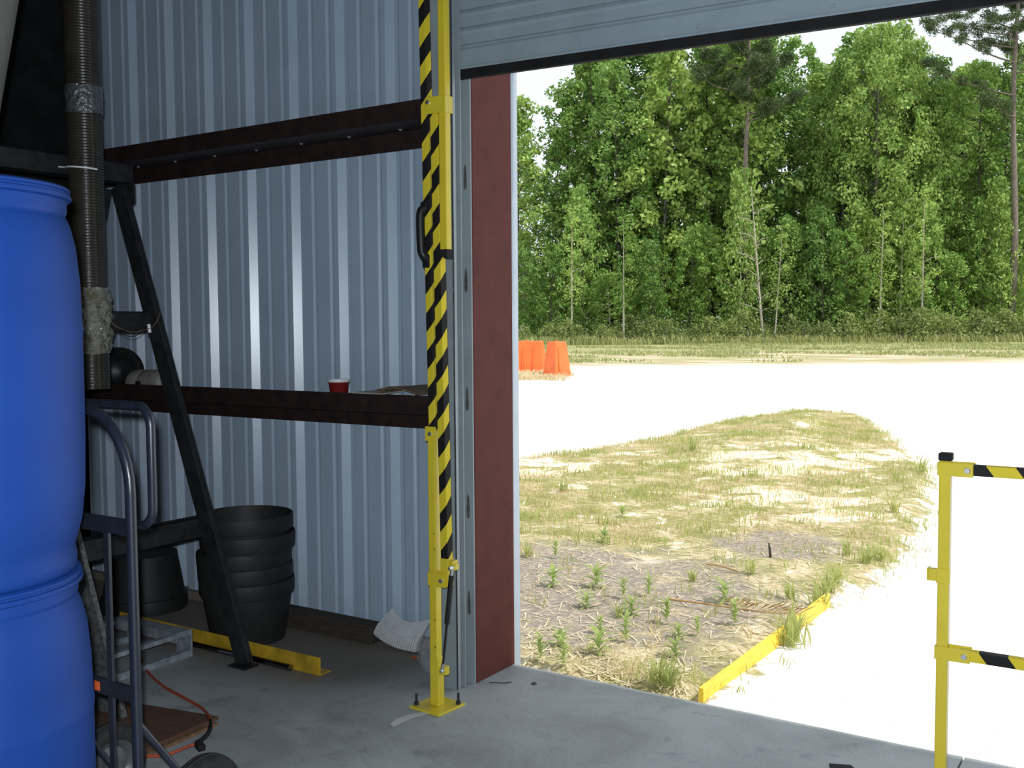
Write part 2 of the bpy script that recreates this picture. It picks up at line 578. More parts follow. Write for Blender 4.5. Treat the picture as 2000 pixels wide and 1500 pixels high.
mb = MB().prism(dbar(YC - .010, YC + .016, 2.447, 2.4828), (X1 - X0, 0, dz(X1) - dz(X0)))
mb.build('rubber_seal', M['rubber'], door, bevel=.003)
for px in (1131, 1363, 1626):
    p = at(px, 60, 'y', YC)
    MB().lathe((p.x, YC - .0015, 2.515 + dz(p.x)), [(0, .005), (.006, .005), (.008, 0)], 10, axis=(0, -1, 0)).build('rivet', M['curtain'], door)
# guides
def guide(xj, s, nm):
    g = MB()
    g.box(min(xj - s * .15, xj - s * .019), max(xj - s * .15, xj - s * .019), -.397, -.390, 0, 3.1)
    g.box(min(xj - s * .024, xj - s * .019), max(xj - s * .024, xj - s * .019), -.397, -.372, 0, 3.1)
    g.box(min(xj - s * .15, xj - s * .012), max(xj - s * .15, xj - s * .012), -.350, -.344, 0, 3.1)
    g.box(min(xj - s * .15, xj - s * .002), max(xj - s * .15, xj - s * .002), -.298, -.2895, 0, 3.1)
    g.box(min(xj - s * .15, xj - s * .143), max(xj - s * .15, xj - s * .143), -.390, -.298, 0, 3.1)
    o = g.build('guide', M['guide'], door, bevel=.0012)
    if s > 0:
        for zz in (2.03, 1.62, 1.14, .70, .30):
            w = MB()
            ring = []
            for k in range(24):
                a = 2 * PI * k / 24
                ring.append(Vector((xj - .028 + .0075 * math.cos(a), -.2992, zz + (.085 if math.sin(a) > 0 else .014) * math.sin(a))))
            w.prism(ring, (0, .001, 0))
            w.build('weld_mark', M['burn'], o)
guide(0, 1, 'l')
guide(DR, -1, 'r')
# the wall between the jamb heads: header channel behind the rolled part
MB().box(-.115, DR + .115, -.28, -.03, 2.98, 3.12).build('door_header', M['jamb'])
hd = bpy.data.objects['door_header']
tag(hd, 'dark red steel header channel over the doorway', 'header')

# ================================================================== SAFETY GATES
GY = -.582
def sq(mb_, a, b, w=.030):
    return mb_.bar(a, b, w, w, side=(0, 1, 0))

def bolt_head(mb_, p, r=.009, h=.008, axis=(0, -1, 0)):
    mb_.lathe(p, [(0, h), (r * .8, h), (r, h * .5), (r, 0)], 10, axis=axis)

g1 = thing('safety_gate', (.02, GY, 0), 'yellow safety gate swung up to vertical beside the left door jamb', 'gate')
bx = .02
ca, sa = math.cos(-.09), math.sin(-.09)
mb = MB().obox((bx, GY, .005), (ca * .077, sa * .077, 0), (-sa * .077, ca * .077, 0), (0, 0, .005))
mb.build('base_plate', M['yellow'], g1, bevel=.002)
for ax_, ay_ in ((-.062, -.062 + .01), (.062, .062 - .01), (.062, -.062), (-.062, .062)):
    if (ax_, ay_) == (.062, -.062):
        continue
    c = Vector((bx + ax_ * ca - ay_ * sa, GY + ax_ * sa + ay_ * ca, .010))
    mb = MB().lathe(c, [(0, .044), (.004, .044), (.005, .041), (.005, .012), (.010, .012), (.010, 0)], 8)
    mb.build('anchor_bolt', M['truck'], g1)
mb = MB()
sq(mb, (bx, GY, .010), (bx, GY, .20), .040)
o = mb.build('post_sleeve', M['yellow'], g1, bevel=.003)
mb = MB()
sq(mb, (bx - .004, GY, .19), (bx - .004, GY, 1.075), .034)
post = mb.build('post', M['yellow'], g1, bevel=.003)
for zz in (.24, .345, .62, .68):
    mb = MB()
    bolt_head(mb, (bx + .006, GY - .017, zz), .003, .001)
    mb.build('screw_hole', M['rubber'], post)
# pivots: clevis plates from the post to each rail
xA, xB = .062, .018
mb = MB()
mb.box(bx - .024, xA + .022, GY - .023, GY - .019, .478, .530)
mb.box(bx - .024, xA + .022, GY + .019, GY + .023, .478, .530)
mb.box(bx - .024, bx - .020, GY - .023, GY + .023, .478, .530)
o = mb.build('pivot_bracket', M['yellow'], g1, bevel=.0015)
b_ = MB(); bolt_head(b_, (xA, GY - .023, .503)); b_.build('pivot_bolt', M['zinc'], o)
mb = MB()
mb.box(bx - .024, xB + .024, GY - .023, GY - .019, 1.035, 1.090)
mb.box(bx - .024, xB + .024, GY + .019, GY + .023, 1.035, 1.090)
mb.box(bx - .028, bx - .023, GY - .023, GY + .023, 1.035, 1.090)
o = mb.build('pivot_bracket', M['yellow'], g1, bevel=.0015)
b_ = MB(); bolt_head(b_, (xB, GY - .023, 1.062)); b_.build('pivot_bolt', M['zinc'], o)
# rails (raised): lower rail from z .5 to 2.29, upper rail from 1.06 to 2.85
RL = 1.79
# the lower rail leans a touch to the left as it rises; the upper one stays parallel
lean = -.030
a0, a1 = Vector((xA + .012, GY, .50)), Vector((xA + .012 + lean, GY, .50 + RL))
d = (a1 - a0).normalized()
mb = MB(); sq(mb, a0 + d * .085, a1 - d * .03, .034)
mb.build('lower_rail', M['stripe_v'], g1, bevel=.003)
mb = MB(); sq(mb, a0 + d * .04, a0 + d * .09, .037)
mb.box(a0.x - .018, a0.x + .040, GY - .016, GY + .016, a0.z + .045, a0.z + .085)
mb.bar(a0 + Vector((0, 0, -.02)), a0 + d * .06, .036, .034)
mb.build('rail_bracket', M['yellow'], g1, bevel=.003)
c0, c1 = Vector((xB + .003, GY, 1.06)), Vector((xB + .003 + lean, GY, 1.06 + RL))
mb = MB(); sq(mb, c0 + d * .02, c1 - d * .03, .032)
uprail = mb.build('upper_rail', M['stripe_u'], g1, bevel=.003)
# end post hanging parallel
ex = a1.x + .040
mb = MB(); sq(mb, (ex, GY, 1.755), (ex, GY, 2.90), .032)
epost = mb.build('end_post', M['yellow'], g1, bevel=.003)
mb = MB(); sq(mb, (ex, GY, 1.728), (ex, GY, 1.756), .036)
mb.box(ex + .002, ex + .020, GY - .019, GY + .019, 1.722, 1.729)
mb.build('foot_cap', M['rubber'], epost, bevel=.002)
mb = MB(); sq(mb, (ex, GY, 2.90), (ex, GY, 2.922), .036)
mb.build('end_cap', M['rubber'], epost, bevel=.002)
for zc, xx in ((2.290, a1.x), (2.85, c1.x)):
    mb = MB()
    mb.box(xx - .032, ex + .018, GY - .024, GY - .0165, zc - .032, zc + .030)
    mb.box(xx - .032, ex + .018, GY + .0165, GY + .024, zc - .032, zc + .030)
    mb.box(ex + .0165, ex + .021, GY - .024, GY + .024, zc - .032, zc + .030)
    o = mb.build('hinge_bracket', M['yellow'], g1, bevel=.0015)
    b_ = MB(); bolt_head(b_, (xx - .018, GY - .024, zc + .01)); b_.build('pivot_bolt', M['zinc'], o)
# grab handle on the upper rail
hx = c0.x + lean * .45 - .016
hp = [(hx, GY, 1.925), (hx - .012, GY, 1.925)]
hp = smoothpath([(hx + .010, GY - .014, 1.914), (hx + .000, GY - .026, 1.902), (hx - .003, GY - .030, 1.87), (hx - .000, GY - .030, 1.765), (hx + .006, GY - .026, 1.738), (hx + .012, GY - .014, 1.728)], 6)
mb = MB().tube(hp, .017, 12)
hd_ = mb.build('handle', M['blackplastic'], g1, smooth=50)
MB().box(hx - .010, hx + .020, GY - .022, GY + .018, 1.905, 1.938).build('handle_foot', M['blackplastic'], hd_, bevel=.004)
MB().box(hx - .004, hx + .028, GY - .022, GY + .018, 1.690, 1.738).build('handle_foot', M['blackplastic'], hd_, bevel=.004)
# gas spring
gs = thing('gas_spring', (0, 0, 0))
gs.location = (0, 0, 0); bpy.data.objects.remove(gs)
gt, gb = Vector((.112, GY - .020, .560)), Vector((.060, GY - .020, .155))
gd = (gt - gb).normalized()
mb = MB().tube([gb + gd * .19, gt - gd * .03], .0095, 14)
gas = mb.build('gas_spring', M['blackplastic'], g1, smooth=40)
MB().tube([gb + gd * .02, gb + gd * .192], .0042, 10).build('rod', M['blackplastic'], gas, smooth=40)
mb = MB().tube([gt - gd * .035, gt], .007, 10)
mb.lathe(gt, [(0, .02), (.006, .02), (.008, .01), (.006, -.01), (0, -.01)], 10, axis=(0, -1, 0))
mb.build('end_fitting', M['zinc'], gas, smooth=40)
mb = MB().tube([gb, gb + gd * .03], .007, 10)
mb.lathe(gb, [(0, .012), (.006, .012), (.008, .006), (.006, -.02), (0, -.02)], 10, axis=(0, -1, 0))
mb.build('end_fitting', M['zinc'], gas, smooth=40)
MB().box(bx + .01, .072, GY - .012, GY + .012, .135, .168).build('spring_lug', M['yellow'], g1, bevel=.002)
MB().box(a0.x, .122, GY - .014, GY + .012, .548, .572).build('spring_lug', M['yellow'], g1, bevel=.002)

# right hand gate, lowered across the opening
RX = 1.845
g2 = thing('safety_gate', (RX, GY, 0), 'yellow safety gate lowered across the right half of the doorway', 'gate')
mb = MB(); sq(mb, (RX, GY, .028), (RX, GY, 1.080), .031)
ep = mb.build('end_post', M['yellow'], g2, bevel=.003)
mb = MB(); sq(mb, (RX, GY, 1.0795), (RX, GY, 1.102), .036)
mb.build('end_cap', M['rubber'], ep, bevel=.004)
mb = MB(); sq(mb, (RX, GY, 0), (RX, GY, .03), .038)
mb.build('foot_cap', M['rubber'], ep, bevel=.004)
mb = MB().box(RX - .040, RX - .0155, GY - .016, GY + .0, .733, .768).box(RX - .044, RX - .040, GY - .016, GY + .022, .733, .768)
mb.box(RX - .018, RX + .018, GY - .019, GY - .0155, .728, .772)
mb.build('latch_tab', M['yellow'], g2, bevel=.0015)
PX = RX + RL + .03
for zc, nm in ((1.057, 'upper_rail'), (.528, 'lower_rail')):
    mb = MB(); mb.bar((RX + .045, GY, zc), (PX - .04, GY, zc), .030, .030, side=(0, 1, 0))
    o = mb.build(nm, M['stripe_h' if zc > 1 else 'stripe_l'], g2, bevel=.003)
    mb = MB()
    mb.box(RX - .019, RX + .075, GY - .021, GY - .0155, zc - .019, zc + .019)
    mb.box(RX - .019, RX + .075, GY + .0155, GY + .021, zc - .019, zc + .019)
    mb.box(RX - .0195, RX - .0155, GY - .021, GY + .021, zc - .019, zc + .019)
    o2 = mb.build('hinge_bracket', M['yellow'], g2, bevel=.0015)
    b_ = MB(); bolt_head(b_, (RX + .060, GY - .021, zc)); b_.build('pivot_bolt', M['zinc'], o2)
mb = MB(); sq(mb, (PX, GY, .01), (PX, GY, 1.08), .034)
mb.build('post', M['yellow'], g2, bevel=.003)
MB().box(PX - .077, PX + .077, GY - .077, GY + .077, 0, .010).build('base_plate', M['yellow'], g2, bevel=.002)

# ================================================================== THINGS INSIDE, LEFT
# two blue drums, one on the other
def drum(z0, label):
    t = thing('plastic_drum', (.02, -2.42, z0), label, 'drum', 'stacked blue drums')
    pr = [(0, .012), (.20, .012), (.245, .004), (.258, .0), (.264, .006), (.266, .03), (.262, .055), (.268, .075), (.280, .12), (.2885, .20), (.2915, .30), (.2925, .40),
          (.2925, .555), (.2945, .565), (.2945, .575), (.2922, .59), (.2905, .68), (.283, .765), (.272, .812), (.2665, .826), (.2625, .832), (.2625, .838), (.266, .846)]
    MB().lathe((.02, -2.42, z0), pr, 96).build('body', M['drum'], t, smooth=50)
    rm = [(.266, .846), (.2665, .868), (.276, .872), (.2775, .877), (.276, .882), (.2705, .884), (.2705, .888), (.2745, .8905), (.2745, .896), (.269, .9), (.252, .9), (.246, .892), (.238, .872), (.20, .868), (0, .868)]
    l_ = MB().lathe((.02, -2.42, z0), rm, 96).build('lid_ring', M['drum'], t, smooth=40)
    MB().lathe((.02 + .12, -2.42 + .1, z0 + .868), [(.034, 0), (.034, .018), (.03, .021), (0, .021)], 20).build('bung', M['drum'], t, smooth=40)
    return t
drum(0, 'lower blue plastic drum standing on the floor under the other drum')
drum(.9, 'upper blue plastic drum stacked on top of the other drum')

# black A-frame rack
FY, NY = -.64, -1.30
rk = thing('frame_rack', (-1.8, -.97, 0), 'black steel A-frame rack behind the blue drums, with slanted legs', 'rack')
AP = Vector((-1.775, 0, 2.13))
for y in (FY, NY):
    for s in (1, -1):
        foot = Vector((-1.775 + s * .79, y, .008))
        topp = Vector((AP.x + (.012 if s > 0 else -.10), y, 2.13))
        mb = MB().bar(foot, topp, .085, .030, side=(0, 1, 0))
        o = mb.build('leg', M['rack'], rk, bevel=.003)
        fp = MB().box(foot.x - .055, foot.x + .055, y - .05, y + .03, 0, .008)
        fp.build('foot_plate', M['rack'], o, bevel=.002)
    mb = MB().prism([(AP.x - .02, y + .017, 2.14), (AP.x + .10, y + .017, 2.14), (AP.x + .10, y + .017, 2.05), (AP.x - .02, y + .017, 1.98)], (0, .008, 0))
    mb.build('gusset', M['rack'], rk, bevel=.001)
for zt, zb, x in ((2.225, 2.135, -1.72), (1.545, 1.455, -1.575), (.628, .535, -1.275)):
    mb = MB()
    mb.box(x - .025, x + .03, NY - .03, FY + .03, zt - .006, zt)
    mb.box(x - .025, x + .03, NY - .03, FY + .03, zb, zb + .006)
    mb.box(x + .024, x + .03, NY - .03, FY + .03, zb, zt)
    mb.build('beam', M['rack'], rk, bevel=.002)
# wire with a clip hanging on the middle beam
t = thing('hanging_wire', (-1.56, -.75, 1.5), 'thin wire with a small white clip looped over the middle rack beam', 'wire')
P = [at(313, 612, 'y', -.66), at(298, 638, 'y', -.7), at(262, 648, 'y', -.8), at(232, 640, 'y', -.88), at(212, 625, 'y', -.92)]
MB().tube(smoothpath(P), .0016, 6).build('wire', M['card'], t, smooth=60)
P = [at(291, 636, 'y', -.66), at(262, 657, 'y', -.8), at(235, 650, 'y', -.88), at(215, 632, 'y', -.92)]
MB().tube(smoothpath(P), .0018, 6).build('loop', M['rubber'], t, smooth=60)
p = at(291, 643, 'y', -.68)
MB().tube([p + Vector((-.001, 0, .022)), p + Vector((.005, 0, -.016))], .008, 10).build('clip', M['white'], t, smooth=40)
MB().tube([p + Vector((.005, 0, -.016)), p + Vector((.007, 0, -.036))], .008, 10).build('clip_end', M['rubber'], t, smooth=40)

# speckled board leaning along the near legs of the rack
t = None
yb = NY - .024
e0, e1 = Vector((-.855, yb, .0)), Vector((-1.138, yb, .752))
sd = (e1 - e0).normalized()
n_ = Vector((-sd.z, 0, sd.x))
W_ = .36
mb = MB().prism([e0, e1, e1 + n_ * W_ - Vector((0, 0, .1)), e0 + Vector((-.385, 0, 0))], (0, -.02, 0))
o = mb.build('leaning_board', M['board'], origin=(-.95, yb, 0), bevel=.002)
tag(o, 'speckled grey board leaning between the blue drums and the black rack', 'board')

# flexible duct
dcx, dcy = at(168, 318, 'z', 2.2).x + .098, at(168, 318, 'z', 2.2).y - .07
DRAD = .074
t = thing('flexible_duct', (dcx, dcy, 1.2), 'dark ribbed flexible duct hanging in front of the black rack', 'duct')
zb = at(185, 760, 'y', dcy).z
prof = []
z = zb
k = 0
while z < 4.6:
    prof += [(DRAD - .003, z), (DRAD - .0008, z + .0035), (DRAD + .0005, z + .006), (DRAD - .0008, z + .0085)]
    z += .0125
o = MB().lathe((dcx, dcy, 0), [(DRAD - .012, zb + .05), (DRAD - .010, zb)] + prof, 36).build('hose', M['duct'], t, smooth=80)
def wrap(z0, z1, amp, base, name, mat, sc):
    mb_ = MB()
    S, H = 60, 40
    vs = []
    for j in range(H + 1):
        zz = z0 + (z1 - z0) * j / H
        e = min(1, 4 * min(j, H - j) / H + .15)
        for k in range(S):
            a = 2 * PI * k / S
            r = DRAD + base + amp * e * (.5 + noise.fractal((math.cos(a) * sc * .1, math.sin(a) * sc * .1, zz * sc), .8, 2, 4))
            jig = .012 * noise.noise((math.cos(a) * 2, math.sin(a) * 2, 5 + 9 * (j > H / 2))) if j in (0, H) else 0
            vs.append((dcx + r * math.cos(a), dcy + r * math.sin(a), zz + jig))
    fs = [(j * S + k, j * S + (k + 1) % S, (j + 1) * S + (k + 1) % S, (j + 1) * S + k) for j in range(H) for k in range(S)]
    return mb_.add(vs, fs).build(name, mat, t, smooth=60)
zt0, zt1 = at(175, 222, 'y', dcy).z, at(175, 168, 'y', dcy).z
wrap(zt0, zt1, .003, .0012, 'tape_band', M['tape'], 40)
zw0, zw1 = at(180, 690, 'y', dcy).z, at(180, 562, 'y', dcy).z
wrap(zw0, zw1, .016, .002, 'plastic_wrap', M['wrap'], 22)
# tie wire
tt = None
cz = at(168, 332, 'y', dcy).z
ang0, ang1 = math.radians(-170), math.radians(20)
P = []
for i in range(21):
    a = math.radians(195 + 150 * i / 20 + 15)
    P.append((dcx + (DRAD + .004) * math.cos(a) * 1.0, dcy + (DRAD + .004) * math.sin(a), cz + .012 - .016 * i / 20))
P = [at(107, 325, 'y', P[0][1] - .02)] + P
o = MB().tube(P, .0042, 8).build('tie_wire', M['wire'], origin=(dcx, dcy, cz), smooth=60)
tag(o, 'shiny wire tied around the dark flexible duct at the rack top', 'wire')

# grey pipe, upper left
P0, P1 = Vector((-1.505, -1.9, 0)), Vector((-1.505 + .379 * 4.4, -1.9, 4.4))
t = thing('long_pipe', P0, 'thick grey pipe slanting up at the upper left, above the blue drums', 'pipe')
off = Vector((-.045, 0, .028))
MB().tube([P0 + off + Vector((0, 0, .04)), P1 + off], .08, 32).build('tube', M['pipe'], t, smooth=40)
MB().tube([P1 + off - (P1 - P0).normalized() * .09, P1 + off + (P1 - P0).normalized() * .02], .087, 32).build('coupling', M['pipe'], t, smooth=40)

# hand truck
HY = -1.985
hcx = -.128
ht = thing('hand_truck', (hcx, HY, 0), 'blue grey tubular hand truck behind the blue drums', 'hand truck')
xr = at(263, 1250, 'y', HY).x
xl = 2 * hcx - xr
xl = xr - .37
hw = (xr - xl) / 2
xc = (xr + xl) / 2
ztop = at((at(262, 900, 'y', HY).x and 175), 800, 'y', HY).z
rad = hw
zs = ztop - rad * 1.15
P = [(xl, HY, .06), (xl, HY, zs)]
P += [tuple(q) for q in arc((xc, HY, zs), (-hw, 0, 0), (0, 0, rad * 1.15), 0, PI, 18)]
P += [(xr, HY, zs), (xr, HY, .06)]
TR = .0145
MB().tube(P, TR, 14).build('frame_tube', M['truck'], ht, smooth=50)
# second loop behind
H2 = HY + .085
lx1 = at(296, 900, 'y', H2).x
lz1 = at(285, 793, 'y', H2).z
lz0 = at(285, 1028, 'y', H2).z
lx0 = lx1 - .40
q = .055
P = []
for (cx_, cz_, a0_) in ((lx1 - q, lz1 - q, 0), (lx0 + q, lz1 - q, PI / 2), (lx0 + q, lz0 + q, PI), (lx1 - q, lz0 + q, 3 * PI / 2)):
    P += [tuple(v) for v in arc((cx_, H2, cz_), (q, 0, 0), (0, 0, q), a0_, a0_ + PI / 2, 7)]
P = P[12:] + P[:13]
MB().tube(P, .0125, 12).build('rear_loop', M['truck'], ht, smooth=50)
for zz in (at(215, 1025, 'y', HY).z, at(230, 1348, 'y', HY).z, .10):
    mb = MB().box(xl, xr, HY - .006, HY + .006, zz - .022, zz + .022)
    mb.build('cross_bar', M['truck'], ht, bevel=.002)
    if zz < .6 and zz > .12:
        lb = MB().box(at(176, 1345, 'y', HY).x, at(199, 1345, 'y', HY).x, HY - .0075, HY - .0062, zz - .013, zz + .012)
        lb.build('orange_label', M['label'], ht)
zc1 = at(215, 1025, 'y', HY).z
for x in (at(213.5, 1200, 'y', HY).x, 2 * xc - at(213.5, 1200, 'y', HY).x):
    MB().box(x - .011, x + .011, HY - .005, HY + .005, .07, zc1).build('slat', M['truck'], ht, bevel=.002)
for x in (xl, xr):
    MB().tube([(x, HY, .42), (x + .02 * (1 if x > xc else -1), -1.785, .13)], .010, 10).build('brace', M['truck'], ht, smooth=50)
MB().tube([(-.40, -1.783, .13), (.15, -1.783, .13)], .009, 12).build('axle', M['zinc'], ht, smooth=50)
MB().box(xl - .02, xr + .02, HY - .22, HY + .01, .012, .02).box(xl - .02, xr + .02, HY - .008, HY + .008, .012, .10).build('toe_plate', M['truck'], ht, bevel=.002)
for x in (-.336, .100):
    w = MB().lathe((x, -1.783, .13), [(.078, -.028), (.098, -.034), (.118, -.030), (.127, -.018), (.1275, -.012), (.125, -.009), (.1295, -.006), (.13, 0), (.1295, .006), (.125, .009), (.1275, .012), (.127, .018), (.118, .030), (.098, .034), (.078, .028)], 48, axis=(1, 0, 0)).build('wheel', M['tyre'], ht, smooth=40)
    MB().lathe((x, -1.783, .13), [(.012, -.032), (.03, -.030), (.034, -.018), (.060, -.012), (.078, -.030), (.082, -.031), (.082, .031), (.078, .030), (.060, .012), (.034, .018), (.03, .030), (.012, .032)], 40, axis=(1, 0, 0)).build('rim', M['rim'], w, smooth=35)

# black tubs
def tub(c, z0, label, flip=False, tilt=(0, 0), grp='nested black tubs'):
    H = .292
    t = thing('plastic_tub', (c[0], c[1], z0), label, 'tub', grp)
    p = [(0, .004), (.165, .004), (.170, 0), (.172, .006), (.206, H - .078), (.2075, H - .072), (.216, H - .070), (.219, H - .062), (.2205, H - .008), (.2185, H), (.2145, H), (.2125, H - .006),
         (.2045, H - .06), (.1675, .012), (0, .010)]
    MB().lathe((c[0], c[1], z0), p[:5] + [(.2065, H - .0735)] + p[12:], 64).build('body', M['tub'], t, smooth=40)
    MB().lathe((c[0], c[1], z0), [(.2065, H - .0735)] + p[5:13], 64).build('rim', M['tub'], t, smooth=40)
    t.rotation_euler = (tilt[0] + (PI if flip else 0), tilt[1], 0)
    if flip:
        t.location.z = z0 + H
    return t
tc_ = (-1.285, -.345)
names = ['lowest black plastic tub of the nested stack, standing on the floor', 'second lowest black plastic tub of the nested stack',
         'middle black plastic tub of the nested stack, tilted left', 'second highest black plastic tub of the nested stack', 'topmost black plastic tub of the nested stack, open at the top']
for (z0, dx, dy, tl), nm in zip(((0, 0, 0, (0, 0)), (.066, -.004, .002, (0, -.025)), (.136, -.006, .0, (.0, -.035)), (.220, .004, .004, (0, .008)), (.303, 0, -.002, (0, 0))), names):
    tub((tc_[0] + dx, tc_[1] + dy), z0, nm, tilt=tl)
tub((-2.16, -.262), 0, 'black plastic tub turned upside down on the floor near the hand truck', flip=True, grp=None)

# timber along the wall
o = MB().box(-1.85, -.705, -.132, -.042, 0, .088).build('timber_beam', M['timber'], origin=(-1.2, -.09, 0), bevel=.006)
tag(o, 'dark wooden timber lying on the floor behind the black tubs', 'timber')

# pleated white sheet
TL, BL, BR, TR_ = at(768, 1188, 'y', -.05), at(736, 1238, 'y', -.085), at(818, 1273, 'z', .004), at(846, 1208, 'y', -.06)
ML, MR = at(741, 1212, 'y', -.075), at(838, 1238, 'y', -.10)
mb = MB()
U, V = 120, 14
vs = []
for j in range(V + 1):
    v = j / V
    for i in range(U + 1):
        u = i / U
        top = TL.lerp(TR_, u) + Vector((0, -.035, -.030)) * math.sin(PI * u)
        bot = BL.lerp(BR, u) + Vector((0, -.012, -.012)) * math.sin(PI * u)
        p = top.lerp(bot, v)
        bend = -.03 * math.sin(PI * v) ** 1 + (-.012 if v > .55 else 0)
        zig = .018 * (1 if i % 6 < 3 else -1) * (.3 + .9 * v)
        p = p + Vector((-.2, -.9, .1)) * (-bend * .6) * -1 * -1 + Vector((.1, -1, .25)).normalized() * zig
        p.z = max(p.z, .0015)
        p.y = min(p.y, -.04)
        vs.append(p)
fs = [(j * (U + 1) + i, j * (U + 1) + i + 1, (j + 1) * (U + 1) + i + 1, (j + 1) * (U + 1) + i) for j in range(V) for i in range(U)]
mb.add(vs, fs)
o = mb.build('pleated_sheet', M['sheet'], origin=(-.55, -.08, 0), solid=.0015)
tag(o, 'white pleated plastic sheet lying bent against the wall behind the yellow post', 'plastic sheet')

# clear bag
bc = at(832, 1318, 'z', .0)
mb = MB()
bm = bmesh.new()
bmesh.ops.create_icosphere(bm, subdivisions=4, radius=1)
vs = []
for v in bm.verts:
    n_ = v.co.normalized()
    r = 1 + .22 * noise.fractal(n_ * 2.0, .9, 2, 3)
    vs.append((bc.x + n_.x * .052 * r, bc.y + .03 + n_.y * .045 * r, max(.002, .085 + n_.z * .085 * r)))
mb.add(vs, [[q.index for q in f.verts] for f in bm.faces])
bm.free()
o = mb.build('plastic_bag', M['film'], origin=(bc.x, bc.y, 0), smooth=35)
tag(o, 'crumpled clear plastic bag on the floor behind the yellow post', 'plastic bag')
p = at(810, 1283, 'z', .004)
o = MB().obox(p, (.014, 0, 0), (0, .012, 0), (0, 0, .004)).build('orange_scrap', M['orangescrap'], origin=p, bevel=.002)
tag(o, 'tiny orange scrap on the floor just below the white pleated sheet', 'scrap')

# yellow angle iron and pipe on the floor
mb = MB().prism([(-1.95, -.566, 0), (-1.95, -.560, 0), (-1.95, -.500, 0), (-1.95, -.500, .006), (-1.95, -.560, .006), (-1.95, -.560, .078), (-1.95, -.566, .078)], (1.95 - .612, 0, 0))
o = mb.build('angle_iron', M['yellowdk'], origin=(-1.3, -.54, 0), bevel=.0015)
tag(o, 'yellow painted angle iron lying on the floor in front of the black tubs', 'angle iron')
o = MB().tube([(-1.46, -.584, .014), (-.765, -.584, .014)], .0138, 16).build('steel_tube', M['chrome'], origin=(-1.1, -.584, 0), smooth=40)
tag(o, 'dark shiny steel tube lying along the yellow angle iron', 'tube')

# galvanised frame
gf = thing('galvanised_frame', (-1.53, -.93, 0), 'low galvanised steel frame on the floor under the black rack', 'metal frame')
gx0, gx1, gy0, gy1, gh = -1.74, -1.285, -1.20, -.675, .118
for x in (gx0, gx1 - .035):
    MB().box(x, x + .035, gy0, gy1, 0, .030).build('lower_rail', M['galv'], gf, bevel=.002)
    MB().box(x, x + .035, gy0, gy1, gh - .02, gh).build('upper_rail', M['galv'], gf, bevel=.002)
for y in (gy0, gy1 - .006):
    MB().box(gx1 - .10, gx1 + .002, y, y + .008, 0, gh + .004).build('end_plate', M['galv'], gf, bevel=.002)
    MB().box(gx0 - .002, gx0 + .07, y, y + .008, 0, gh + .004).build('end_plate', M['galv'], gf, bevel=.002)
MB().box(gx0, gx1, gy1 - .085, gy1 - .010, gh, gh + .006).box(gx0, gx1, gy1 - .085, gy1 - .079, gh - .04, gh).build('cross_plate', M['galv'], gf, bevel=.002)
MB().box(gx0, gx1, gy0 + .01, gy0 + .08, gh, gh + .006).build('cross_plate', M['galv'], gf, bevel=.002)

# plywood pieces and cord
A = at(427, 1398, 'z', .026); B = at(278, 1374, 'z', .026)
e1_ = (B - A); e1_.z = 0
e2_ = Vector((-.02, -.52, 0))
for zz, dx, lab in ((0, Vector((.022, -.020, 0)), 'lower reddish plywood offcut on the floor, its edge showing under the other'), (.0125, Vector((0, 0, 0)), 'upper reddish plywood offcut on the floor with an orange cord across it')):
    q = [A + dx, A + dx + e1_ * 1.25, A + dx + e1_ * 1.25 + e2_, A + dx + e2_ + Vector((.045, .0, 0))]
    q = [Vector((p.x, p.y, zz)) for p in q]
    mb = MB().prism(q, (0, 0, .012))
    o = mb.build('plywood_offcut', M['ply'] if zz else M['plyedge'], origin=(A.x - .2, A.y - .2, zz), bevel=.001)
    tag(o, lab, 'plywood', 'plywood offcuts on the floor')
t = thing('extension_cord', at(340, 1345, 'z', 0), 'orange extension cord curling over the plywood behind the hand truck', 'cord')
zc = .031
P = [at(236, 1052, 'y', -1.02), at(246, 1072, 'y', -1.0), at(251, 1098, 'y', -.98), at(262, 1200, 'y', -.92), at(270, 1268, 'z', .03), at(279, 1295, 'z', .006), at(292, 1316, 'z', .006), at(322, 1342, 'z', .006), at(364, 1365, 'z', .006), at(391, 1381, 'z', .008), at(405, 1394, 'z', .022), at(411, 1406, 'z', zc)]
MB().tube(smoothpath(P, 8), .0055, 8).build('cable', M['cord'], t, smooth=60)
P = [at(411, 1406, 'z', zc), at(411, 1418, 'z', zc), at(407, 1431, 'z', zc), at(396, 1443, 'z', zc), at(383, 1451, 'z', zc)]
MB().tube(smoothpath(P, 6), [.0055] * 6 + [.008] * 19, 8).build('plug_sleeve', M['rubber'], t, smooth=60)
p = at(386, 1452, 'z', zc + .008)
q = at(394, 1461, 'z', zc + .006)
MB().bar(p, p.lerp(q, 1.1), .026, .022, side=(0, 0, 1)).build('plug', M['rubber'], t, bevel=.004)
P = [at(378, 1454, 'z', zc), at(360, 1461, 'z', zc), at(343, 1468, 'z', zc), at(322, 1475, 'z', zc), at(300, 1477, 'z', zc), at(270, 1476, 'z', zc), at(235, 1466, 'z', zc)]
MB().tube(smoothpath(P, 6), .0055, 8).build('cable', M['cord'], t, smooth=60)

